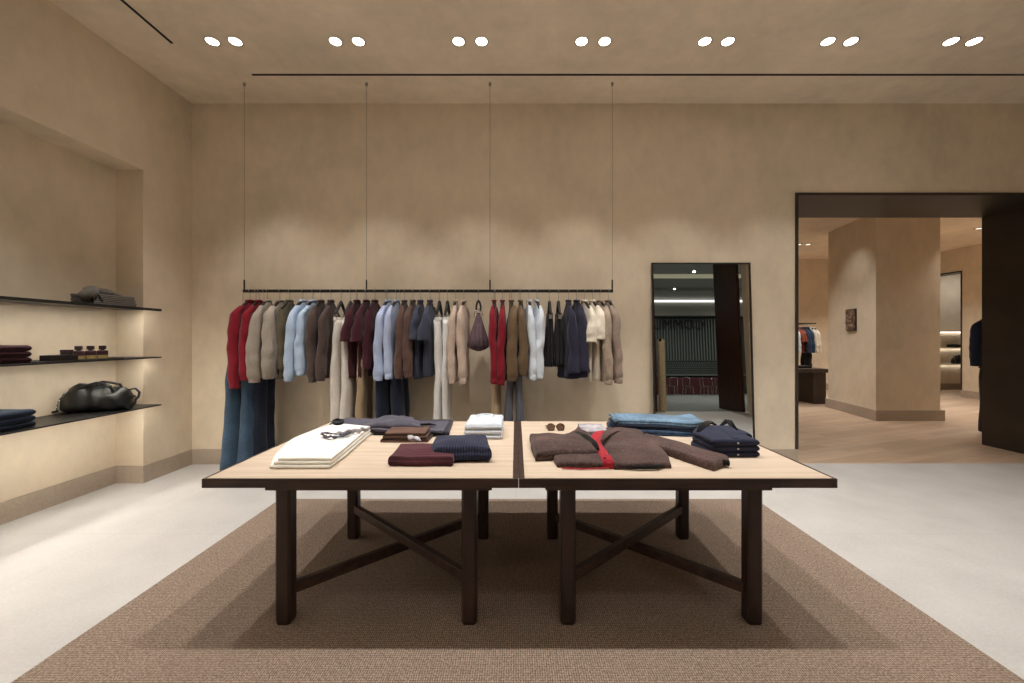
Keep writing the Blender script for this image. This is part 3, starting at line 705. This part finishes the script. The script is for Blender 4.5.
G('sweater', 'left crimson sweater of the pair right of the pouch bag', FB['crimson wool'], 494.3, hem=-.91, slv=-.92, b=.037, srv=.042, cuff=FB['crimson wool'], group='crimson sweaters in the middle')
G('sweater', 'right crimson sweater of the pair, beside the olive brown jacket', FB['crimson wool'], 502.5, hem=-.91, slv=-.92, b=.037, srv=.042, cuff=FB['crimson wool'], group='crimson sweaters in the middle')
G('jacket', 'left olive brown suede jacket beside the crimson sweaters', FB['olive brown suede'], 511.5, hem=-.82, slv=-.88, b=.044, sru=.066, srv=.054, puff=.1, cuff=FB['olive brown suede'], group='olive brown jackets', rz=.08)
G('jacket', 'right olive brown suede jacket beside the white shirts', FB['olive brown suede'], 520.5, hem=-.80, slv=-.82, b=.044, sru=.062, srv=.048, puff=.1, cuff=FB['olive brown suede'], group='olive brown jackets', rz=.08)
G('shirt', 'left white shirt of the pair right of the suede jackets', FB['white cotton'], 529, hem=-.86, slv=-.87, b=.038, srv=.044, cuff=FB['white cotton'], group='white shirts on the rail', rz=.12)
G('shirt', 'right white shirt of the pair, beside the black skirts', FB['white cotton'], 537, hem=-.86, slv=-.87, b=.038, srv=.044, cuff=FB['white cotton'], group='white shirts on the rail', rz=.12)
def skirt(label, px_, seed):
    g_ = thing('pleated_skirt', label, 'skirt', (rx(px_), RY, RZ), 0, 'black skirts')
    m_ = MB(); m_.rings([ringz(.13*(1+.28*(1-t_)), .03+.038*(1-t_), -.80+.53*t_, 88, fold=.13*(1-t_)+.02, k_=14, ph=seed, fu=1) for t_ in [i/12 for i in range(13)]]); rough_up(m_, .006, 8, seed)
    m_.build('pleats', FB['black wool'], g_, smooth=True)
    m_ = MB(); m_.rings([ringz(.131, .032, -.275), ringz(.134, .034, -.27), ringz(.13, .032, -.24)]); m_.build('waistband', FB['black wool'], g_, smooth=True)
    hang(px_, 'black clip hanger carrying the '+label, True)
skirt('left black pleated skirt, nearer the white shirts', 549.5, 1)
skirt('right black pleated skirt, nearer the navy coats', 558.5, 2)
G('coat', 'left navy flared coat of the pair, beside the black skirts', FB['navy wool'], 568.5, hem=-.88, slv=-.82, b=.044, flare=2.3, short=True, srv=.046, sru=.055, su=.17, group='navy coats', rz=.12)
G('coat', 'right navy flared coat of the pair, beside the cream shirts', FB['navy wool'], 576.5, hem=-.85, slv=-.80, b=.044, flare=2.1, short=True, srv=.046, sru=.055, su=.17, group='navy coats', rz=.22)
G('t_shirt', 'left cream t-shirt of the pair near the right end of the rail', FB['cream cotton'], 584.3, hem=-.90, slv=-.49, short=True, sru=.055, srv=.046, b=.038, cat='shirt', group='cream t-shirts', rz=.22)
G('t_shirt', 'right cream t-shirt of the pair, beside the oatmeal cardigan', FB['cream cotton'], 592.5, hem=-.90, slv=-.48, short=True, sru=.055, srv=.05, b=.038, cat='shirt', group='cream t-shirts', rz=.22)
G('cardigan', 'oatmeal cable knit cardigan, second from the right end of the rail', FB['oatmeal knit'], 600, hem=-.90, slv=-.92, b=.044, srv=.05, sru=.06, cuff=FB['oatmeal knit'], group='cable knit cardigans', rz=.2)
G('cardigan', 'mushroom brown cable knit cardigan at the right end of the rail', FB['mushroom knit'], 608.3, hem=-.90, slv=-.92, b=.044, srv=.048, sru=.06, cuff=FB['mushroom knit'], group='cable knit cardigans', rz=.2)
# trousers hanging below the jackets
trousers('wide_jeans', 'leftmost blue wide leg jeans hanging under the crimson sweaters', FB['blue denim'], 243, -.70, -1.80, a=.19, b=.055, flare=1.3, wide=.05, group='blue jeans at the left end', cat='jeans')
trousers('wide_jeans', 'second blue wide leg jeans from the left, under the taupe jackets', FB['blue denim'], 256, -.70, -1.80, a=.17, b=.052, flare=1.25, wide=.04, group='blue jeans at the left end', cat='jeans')
trousers('wide_jeans', 'dark wide leg jeans third from the left end', FB['dark denim'], 264, -.70, -1.72, a=.13, b=.045, flare=1.2, group='blue jeans at the left end', cat='jeans')
trousers('trousers', 'sand coloured trousers hanging behind under the maroon shirts', FB['sand cotton'], 365, -.55, -1.62, a=.15, b=.04, flare=1.1)
trousers('wide_jeans', 'left dark indigo jeans under the pale blue shirts', FB['dark denim'], 386, -.74, -1.62, a=.18, b=.055, flare=1.2, group='dark jeans in the middle', cat='jeans')
trousers('wide_jeans', 'right dark indigo jeans under the brown overshirts', FB['dark denim'], 400, -.74, -1.62, a=.18, b=.052, flare=1.2, group='dark jeans in the middle', cat='jeans')
trousers('trousers', 'sand coloured trousers hanging under the crimson pair in the middle', FB['sand cotton'], 495.5, -.7, -1.66, a=.15, b=.04, flare=1.1)
trousers('trousers', 'left grey trousers hanging under the olive brown jackets', FB['grey trouser wool'], 509.5, -.55, -1.66, a=.16, b=.034, flare=1.1, group='grey trousers')
trousers('trousers', 'right grey trousers hanging under the olive brown jackets', FB['grey trouser wool'], 519, -.55, -1.66, a=.16, b=.036, flare=1.1, group='grey trousers')

def hang_low(px_, zt, label):
    t_ = thing('clothes_hanger', label, 'hanger', (rx(px_), RY, RZ), 0, 'long drop hangers on the rail')
    m = MB(); hook(m); m.tube([(0, 0, -.12), (0, 0, zt+DZ+.05)], .0028, 6); m.build('hook', STEEL, t_, smooth=True)
    m = MB(); m.tube([(0, -.12, zt+DZ+.035), (0, 0, zt+DZ+.05), (0, .12, zt+DZ+.035)], .008, 8); m.build('arms', HMAT, t_, smooth=True)
    for s_ in (-1, 1): MB().box(-.012, .012, s_*.10-.015, s_*.10+.015, zt+DZ-.03, zt+DZ+.032).build('clip', STEEL, t_)
for px_, zt, l_ in ((243, -.70, 'leftmost blue wide jeans'), (256, -.70, 'second blue wide jeans'), (264, -.70, 'dark jeans at the left end'), (365, -.55, 'sand trousers under the maroon shirts'),
        (386, -.74, 'left dark indigo jeans'), (400, -.74, 'right dark indigo jeans'), (495.5, -.7, 'sand trousers under the crimson pair'), (509.5, -.55, 'left grey trousers'), (519, -.55, 'right grey trousers')):
    hang_low(px_, zt, 'long drop clip hanger of the '+l_)

# ------------------------------------------------------------------ left wall shelves
def shelf(z, label, th=.012):
    g_ = thing('wall_shelf', label, 'shelf', (-3.8, 1.5, z), 0, 'steel wall shelves')
    MB().box(NB+3.8, .21, -2.4, NY-.004-1.5, -th, 0).build('shelf_board', SHELF, g_, bevel=.002)
    if z > 1.5: MB().box(.19, .21, -2.4, NY-.004-1.5, -th-.012, -th-.0002).build('front_lip', SHELF, g_)
    MB().box(.10, .125, -2.35, NY-.03-1.5, -th-.0012, -th-.0004).build('light_strip', LED, g_)
    return g_
S1, S2, S3 = 1.764, 1.281, .80
shelf(S1, 'uppermost black steel shelf on the left wall with grey folded clothes'); shelf(S2, 'middle black steel shelf on the left wall with bottles'); shelf(S3, 'lowest black steel shelf on the left wall with a leather bag')
for z, mt, nm, colr in ((S2, FB['dark maroon knit'], 'maroon', 0), (S3, FB['dark navy knit'], 'navy', .03)):
    for i in range(3):
        L_, R_ = rect(-4.03, -3.67+.005*i+colr, 2.64, 3.035-.004*i)
        folded('folded_sweater', f'{pos3[i]} folded {nm} sweater of the stack on the left wall', 'sweater', mt, L_, R_, z+.0445*i+.001, .044, f'{nm} sweaters stacked on the shelf', 1, 80+i, .003)
for i in range(3):
    L_, R_ = rect(-3.87, -3.66, 3.47, 3.86-.01*i)
    folded('folded_shirt', f'{pos3[i]} folded grey flannel shirt on the uppermost wall shelf', 'shirt', FB['grey flannel'], L_, R_, S1+.031*i+.001, .031, 'grey shirts on the top shelf', 2, 90+i, .004)
m = MB(); P_ = [(-3.72+.03*math.sin(i*.9), 3.40+.026*i, S1+.05+.07*math.sin(min(1, i/5)*PI*.5)-.0025*max(0, i-6)) for i in range(15)]
m.tube(P_, [.03, .045, .05, .05, .046, .05, .04, .034, .034, .03, .03, .026, .022, .02, .012], 12); rough_up(m, .02, 22, 4)
tag(m.build('scarf', FB['grey flannel'], smooth=True), 'rumpled dark grey scarf draped over the grey shirts on the top shelf', 'scarf')
m = MB(); P_ = [(-3.665, 3.42+.012*i, S1+.06+.03*math.sin(i*1.1)) for i in range(12)]
m.tube(P_, .009, 8); tag(m.build('belt', LEATHER, smooth=True), 'black leather belt coiled against the grey scarf on the top shelf', 'belt')
# tray, boxes, bottles
tag(B(-3.80, -3.60, 3.0, 3.68, S2, S2+.008).build('tray', BLACKM, bevel=.002), 'long flat black tray on the middle wall shelf', 'tray')
TZ = S2+.008
tag(B(-3.72, -3.62, 3.12, 3.31, TZ, TZ+.045).build('gift_box', BOXM, bevel=.003), 'flat black box at the left of the tray', 'box')
g = thing('gift_box', 'smaller dark round-lidded box on top of the flat black box', 'box', (-3.67, 3.268, TZ+.045))
MB().lathe((0, 0, 0), [(.036, .0), (.037, .026)], 24).build('body', BOXM, g); MB().lathe((0, 0, 0), [(.0385, .0262), (.0385, .038), (.034, .041)], 24).build('lid', PAPER, g)
b0 = thing('perfume_bottle', '', 'bottle')
MB().lathe((0, 0, 0), [(.028, 0), (.036, .004), (.036, .032)], 28).build('glass_base', BRASSL, b0, smooth=False)
MB().lathe((0, 0, 0), [(.0365, .0322), (.0365, .066), (.03, .072), (.016, .074)], 28).build('label_band', PAPER, b0)
MB().lathe((0, 0, 0), [(.014, .0742), (.014, .080), (.0245, .0805), (.0245, .112), (.02, .114)], 28).build('cap', CAP, b0)
for i, (yy, l_) in enumerate(((3.365, 'left, half behind the boxes'), (3.46, 'middle'), (3.56, 'right'))):
    o = b0 if i == 0 else dup(b0); o.location = (-3.68, yy, TZ); o['label'] = f'amber bottle with black cap on the tray, {l_}' + (' one' if i else ''); o['group'] = 'bottles on the tray'
# duffel bag
def duffel(label, loc, rz, sc=1.0):
    g_ = thing('duffel_bag', label, 'bag', loc, rz)
    m_ = MB(); R = []; L_ = .25
    for i in range(21):
        t_ = -1+2*i/20; e = (1-abs(t_)**5)**.5 if abs(t_) < 1 else 0
        e = max(e, .55); hh = .128*e*(1-.12*t_); ww = .135*e
        ring = []
        for k_ in range(26):
            th = 2*PI*k_/26; c, s_ = math.cos(th), math.sin(th)
            yy = ww*math.copysign(abs(c)**.8, c)*(1-.18*max(0, s_)); zz = hh*(1+math.copysign(abs(s_)**.8, s_))
            ring.append((t_*L_+.02*s_*t_, yy, zz*(1-.05*math.sin(t_*4))))
        R.append(ring)
    m_.rings(R); m_.v = [(x+.010*mn.noise(Vector((x*14, y*14, z*14))), y+.034*mn.noise(Vector((x*12+3, y*11, z*11))), max(0, z+(.03*mn.noise(Vector((x*13, y*13+7, z*10)))) if z > .01 else z)) for x, y, z in m_.v]
    m_.build('body', LEATHER, g_, smooth=True)
    for s_ in (-1, 1):
        P_ = [(-.12, s_*.098, .17), (-.12, s_*.105, .225), (-.07, s_*.085, .262), (0, s_*.06, .285), (.06, s_*.075, .272), (.12, s_*.095, .25), (.14, s_*.10, .19)]
        hd_ = MB().tube(P_, .013, 8).build('handle', LEATHER, g_, smooth=True)
        for xx in (-.12, .14):
            MB().tube([(xx+.012*math.cos(2*PI*k_/14), s_*.098, .185+.012*math.sin(2*PI*k_/14)) for k_ in range(14)], .003, 6, closed=True).build('buckle', CHROME, hd_, smooth=True)
    MB().tube([(-.245, -.03, .19), (-.27, -.06, .13), (-.275, -.08, .06), (-.27, -.09, .03)], .004, 6).build('zip', CHROME, g_, smooth=True)
    MB().tube([(.22, .0, .2), (.275, .0, .21), (.31, -.01, .17), (.305, -.02, .12), (.28, -.02, .09)], [.016, .018, .018, .016, .012], 8, flat=.5).build('end_strap', LEATHER, g_, smooth=True)
    MB().tube([(-.27, -.08, .03), (-.32, -.06, .018), (-.38, -.05, .014), (-.42, -.07, .012)], [.016, .02, .016, .01], 8, flat=.55).build('shoulder_strap', LEATHER, g_, smooth=True)
    g_.scale = (sc, sc, sc); return g_
duffel('black leather duffel bag on the lowest wall shelf', (-3.83, 3.68, S3), .42, .92)

# ------------------------------------------------------------------ leaning mirror
ml, mr, mt_, lean = 1.578, 2.722, 2.345, math.radians(2.55)
g = thing('leaning_mirror', 'tall black framed mirror leaning against the back wall', 'mirror', ((ml+mr)/2, BW-.118-.012, 0)); g.rotation_euler = (-lean, 0, 0)
w2 = (mr-ml)/2; hh = mt_/math.cos(lean)
fm = MB().box(-w2, -w2+.014, 0, .03, 0, hh).box(w2-.014, w2, 0, .03, 0, hh).box(-w2+.014, w2-.014, 0, .03, hh-.014, hh).box(-w2+.014, w2-.014, 0, .03, 0, .014)
fr_ = fm.build('frame', BLACKM, g); MB().box(-w2+.014, w2-.014, .01, .016, .014, hh-.014).build('mirror_pane', MIRROR, g); MB().box(-w2+.014, w2-.014, .018, .028, .014, hh-.014).build('back_board', BLACKM, g)

# ------------------------------------------------------------------ shop front and mall seen in the mirror
tag(B(6.28, 6.36, -3.3, -2.02, 0, 5.1).build('entrance_panel', PANELW), 'tall red brown wooden entrance panel reflected at the right of the mirror', 'panel')
tag(B(3.85, 3.93, -3.2, -2.02, 0, 5.1).build('entrance_panel', PANELW), 'narrow wooden entrance panel reflected at the left edge of the mirror', 'panel')
g = thing('security_pedestal', 'cream round topped pedestal at the shop entrance seen in the mirror', 'pedestal', (4.19, -2.35, 0))
MB().cyl((0, 0), .11, 0, 2.05, 28).build('post', plain('cream_lacquer', (225, 205, 170), .5), g, smooth=False, bevel=.01)
MB().cyl((-.03, .06), .05, 1.98, 2.056, 20).build('top_socket', CAP, g)
mall = plain('mall_grey_plaster', (120, 120, 116), .8); mallc = plain('mall_ceiling_grey', (165, 165, 158), .8)
struct('ceiling_mall', MB().box(-6, 18, -9.8, FW-.25, 5.2, 5.35).box(-6, 18, -13, -9.8, 5.05, 5.2), mallc)
struct('floor_mall', B(-6, 18, -16, -2.2, -.002, .0015), plain('mall_floor_tile', (150, 154, 152), .25, v=.03, sc=2))
struct('wall_mall', MB().box(-6, 18, -13.2, -13, 0, 5.2).box(-6.2, -6, -13, FW, 0, 5.2).box(18, 18.2, -13, FW, 0, 5.2).box(7.15, 18, FW-.45, FW-.25, 0, 5.2).box(-6, -4.3, FW-.25, FW, 0, 5.3), mall)
g = thing('mall_storefront', 'grey slatted storefront with dark lettering across the mall, seen in the mirror', 'storefront', (9, -12.2, 0))
slatm = plain('slat_grey_green', (96, 102, 96), .6); darkm = plain('storefront_dark', (52, 56, 54), .6)
MB().box(-8, 7, -.3, -.05, 0, 4.15).build('back_wall', darkm, g)
m = MB(); xx = -4.5
while xx < 3: m.box(xx, xx+.06, -.05, .03, 1.75, 4.0); xx += .15
m.build('slats', slatm, g)
MB().box(-8, 7, -.05, .3, 4.15, 5.0).build('fascia', plain('fascia_white', (168, 166, 158), .6), g)
MB().box(-8, 7, -.05, .06, .95, 1.05).build('shelf_line', slatm, g)
m = MB()
for i in range(60):
    for j in range(5): m.box(-4.5+i*.12+(j % 2)*.06, -4.5+i*.12+(j % 2)*.06+.04, -.05, -.02, 1.12+j*.12, 1.18+j*.12)
m.build('perforated_screen', slatm, g)
cu = bpy.data.curves.new('lettering', 'FONT'); cu.body = 'COMMUNE'; cu.size = .74; cu.extrude = .03; cu.align_x = 'CENTER'
to = bpy.data.objects.new('lettering_tmp', cu); COL.objects.link(to); bpy.context.view_layer.update()
me = bpy.data.meshes.new_from_object(to); bpy.data.objects.remove(to); me.materials.clear(); me.materials.append(BLACKM)
le = bpy.data.objects.new('lettering', me); COL.objects.link(le); le.parent = g; le.rotation_euler = (PI/2, 0, PI); le.location = (-.75, .07, 3.45)
tag(B(6.0, 11.6, -11.9, -11.3, 0, .85).build('bench_seat', plain('dark_red_upholstery', (66, 22, 26), .7), bevel=.03), 'long dark red bench along the storefront seen in the mirror', 'bench')
def chair():
    t_ = thing('wire_chair', 'pale metal chair in front of the red bench seen in the mirror', 'chair', (0, 0, 0), 0, 'chairs at the storefront')
    MB().box(-.2, .2, -.2, .2, .43, .46).build('seat', darkm, t_, bevel=.01)
    for a in (-.18, .18):
        for b in (-.18, .18): MB().tube([(a*.9, b*.9, .43), (a*1.15, b*1.15, 0)], .012, 8).build('leg', CHROME, t_)
    MB().tube([(-.18, .19, .44), (-.19, .22, .85), (0, .23, .9), (.19, .22, .85), (.18, .19, .44)], .012, 8).build('backrest', CHROME, t_, smooth=True)
    return t_
c0 = chair()
for i, (x, y) in enumerate(((7.6, -10.4), (8.5, -10.7), (9.2, -10.3), (9.9, -10.5))):
    o = c0 if i == 0 else dup(c0)
    o.location = (x, y, .0015); o.rotation_euler = (0, 0, i*.8)
tag(B(-6, 18, -11.88, -11.80, 4.86, 4.97).build('linear_light', LEDW), 'bright linear light along the storefront fascia in the mirror', 'light')
tag(B(4, 14, -7.6, -7.2, 5.12, 5.199).build('linear_light', emis('dim_yellow_light', (1, .93, .62), .28)), 'dim yellowish ceiling light panel of the mall in the mirror', 'light')
for x, y in ((6.9, -6), (10.5, -6), (7.4, -9.2), (11.5, -9.5)): spot((x, y, 5.0), (x, y, 0), 330, 165, r=.03, col=(1, .97, .9))

# ------------------------------------------------------------------ things in the second room
g = thing('wall_relief', 'dark brown rough stone relief plaque on the pillar', 'wall art', (6.388+.27*(7.75-7.10)/1.43, 7.75, 1.62)); g.rotation_euler = (0, 0, -math.atan(.27/1.43))
m = MB(); n = 14
top = []
for j in range(n+1):
    for i in range(n+1):
        u, v = i/n, j/n; e = .04+.02*mn.noise(Vector((u*6, v*8, 1)))+.012*mn.noise(Vector((u*15, v*18, 4)))
        top.append((-e, -.13+.26*u, .40*v))
f = [(j*(n+1)+i, j*(n+1)+i+1, (j+1)*(n+1)+i+1, (j+1)*(n+1)+i) for j in range(n) for i in range(n)]
m.add(top, f); loop = [i for i in range(n+1)]+[j*(n+1)+n for j in range(1, n+1)]+[n*(n+1)+i for i in range(n-1, -1, -1)]+[j*(n+1) for j in range(n-1, 0, -1)]
bk = [(0, top[i][1], top[i][2]) for i in loop]; o_ = len(m.v); m.v += bk
for i in range(len(loop)): m.f.append((loop[i], loop[(i+1) % len(loop)], o_+(i+1) % len(loop), o_+i))
m.f.append(tuple(o_+i for i in range(len(loop))))
m.build('carved_face', plain('weathered_bronze_relief', (120, 98, 82), .75, .2, v=.35, sc=18), g); m = MB().box(-.018, 0, -.14, .14, -.012, .412); m.build('back_plate', plain('relief_plate', (60, 46, 38), .7), g)
# low dark table with slab legs
g = thing('low_table', 'dark wooden low display table with slab legs beyond the opening', 'table', (6.0, 9.4, 0))
MB().box(-1.1, .92, -.55, .55, .70, .785).build('tabletop', DARKW, g, bevel=.004)
for a in (-.9, .62): MB().box(a, a+.28, -.5, .5, 0, .699).build('slab_leg', DARKW, g, bevel=.004)
for i, (x, y, w, c_, l_) in enumerate(((6.55, 9.2, .3, 'black wool', 'black folded sweater on the low table beyond the opening'), (6.15, 9.15, .26, 'grey flannel', 'grey folded sweater on the low table beyond the opening'), (6.4, 9.65, .3, 'navy wool', 'navy folded sweater at the back of the low far table'))):
    L_, R_ = rect(x-w/2, x+w/2, y-.15, y+.15, .1*i); folded('folded_sweater', l_, 'sweater', FB[c_], L_, R_, .7855, .05, 'folded clothes on the far table', 2, 100+i)
# far rail: freestanding against the wall
fr = thing('clothes_rail', 'black clothes rail in the room beyond the opening', 'clothes rail', (6.2, 10.75, 1.86))
MB().box(0, 1.86, -.015, .015, -.015, .015).build('bar', BLACKM, fr)
for a in (.02, 1.84): MB().box(a-.012, a+.012, 0, .62, -.012, .012).build('wall_bracket', BLACKM, fr)
seqf = [(8.0, 'cream cotton', 'cream cardigan at the right end of the far rail', 0), (7.92, 'cream cotton', 'cream shirt second from the right end of the far rail', 0), (7.83, 'mid denim', 'blue denim shirt, right of two on the far rail', 0), (7.75, 'mid denim', 'blue denim shirt, left of two on the far rail', 0),
        (7.68, 'navy wool', 'navy jacket hanging on the far rail', 0), (7.62, 'rust cotton', 'rust red t-shirt, right of two on the far rail', 1), (7.55, 'rust cotton', 'rust red t-shirt, left of two on the far rail', 1), (7.47, 'white cotton', 'white shirt on the far rail beside the rust t-shirts', 0)]
sr_y, sr_z = RY, RZ
for x, mt, l_, short in seqf:
    g = garment('hanging_shirt', l_, 'shirt', FB[mt], 516, hem=-.72, slv=-.45 if short else -.74, short=bool(short), b=.04, group='clothes on the far rail')
    g.location = (x, 10.75, 1.86)
    h = dup(HG[False], (x, 10.75, 1.86), 0, 'hanger of the '+l_, 'hangers on the far rail')
g = trousers('trousers', 'black trousers hanging below the denim shirts on the far rail', FB['black trouser'], 516, -.72, -1.1, a=.15, b=.06); g.location = (7.8, 10.75, 1.86)
# lit shelves in the alcove
for i, z in enumerate((1.67, 1.21, .75)):
    g = thing('alcove_shelf', ['uppermost', 'middle', 'lowest'][i]+' pale lit shelf in the far alcove', 'shelf', (12.6, BY-.2, z), 0, 'alcove shelves')
    MB().box(-.9, .9, -.18, .199, -.03, 0).build('shelf_board', WALL2, g); MB().box(-.88, .88, .15, .17, -.036, -.0302).build('light_strip', LED2, g)
duffel('dark bag on the lowest shelf of the far alcove', (12.45, BY-.2, .75), .05, .85)
L_, R_ = rect(12.2, 12.65, BY-.33, BY-.05); folded('folded_sweater', 'dark folded sweater on the middle shelf of the far alcove', 'sweater', FB['black wool'], L_, R_, 1.2105, .08, None, 2, 120, .01)
# dressed mannequin half hidden by the right jamb
g = thing('dress_form', 'metal dress form stand half hidden behind the right jamb', 'mannequin', (7.25, 6.02, 0))
MB().cyl((0, 0), .15, 0, .012, 28).build('base_plate', CHROME, g); MB().cyl((0, 0), .012, .012, 1.5, 12).build('pole', CHROME, g)
m = MB(); m.rings([ringz(a, b, z, 24, ex=1) for z, a, b in ((.9, .12, .1), (1.1, .11, .09), (1.4, .15, .1), (1.62, .13, .08), (1.68, .06, .05), (1.74, .05, .05))]); m.build('torso', FB['ecru cotton'], g, smooth=True)
g = garment('jacket', 'navy jacket on the dress form behind the right jamb', 'jacket', FB['navy top'], 516, hem=-.88, slv=-.86, a=.19, b=.13, su=.22, sru=.07, srv=.065, cuff=FB['navy top']); g.location = (7.25, 6.02, 1.95); g.rotation_euler = (0, 0, 1.2)
g = trousers('trousers', 'black trousers on the dress form behind the right jamb', FB['black trouser'], 516, -.78, -1.78, a=.18, b=.11, flare=1.0); g.location = (7.25, 6.02, 1.86); g.rotation_euler = (0, 0, 1.2)

# ------------------------------------------------------------------ camera, world, view
cam = bpy.data.cameras.new('camera'); co = bpy.data.objects.new('camera', cam); COL.objects.link(co)
co.location = (0, 0, H); co.rotation_euler = (PI/2, 0, 0); cam.sensor_width = 36; cam.sensor_fit = 'HORIZONTAL'
cam.lens = F/1024*36; cam.shift_x = -(VX-512)/1024; cam.shift_y = -(341.5-VY)/1024; cam.clip_start = .05
sc = bpy.context.scene; sc.camera = co
w = bpy.data.worlds.new('world'); sc.world = w; w.use_nodes = True
w.node_tree.nodes['Background'].inputs[0].default_value = (1, .95, .88, 1); w.node_tree.nodes['Background'].inputs[1].default_value = .02
sc.view_settings.view_transform = 'Standard'; sc.view_settings.look = 'None'; sc.view_settings.exposure = -.06; sc.view_settings.gamma = 1
sc.view_settings.use_curve_mapping = False
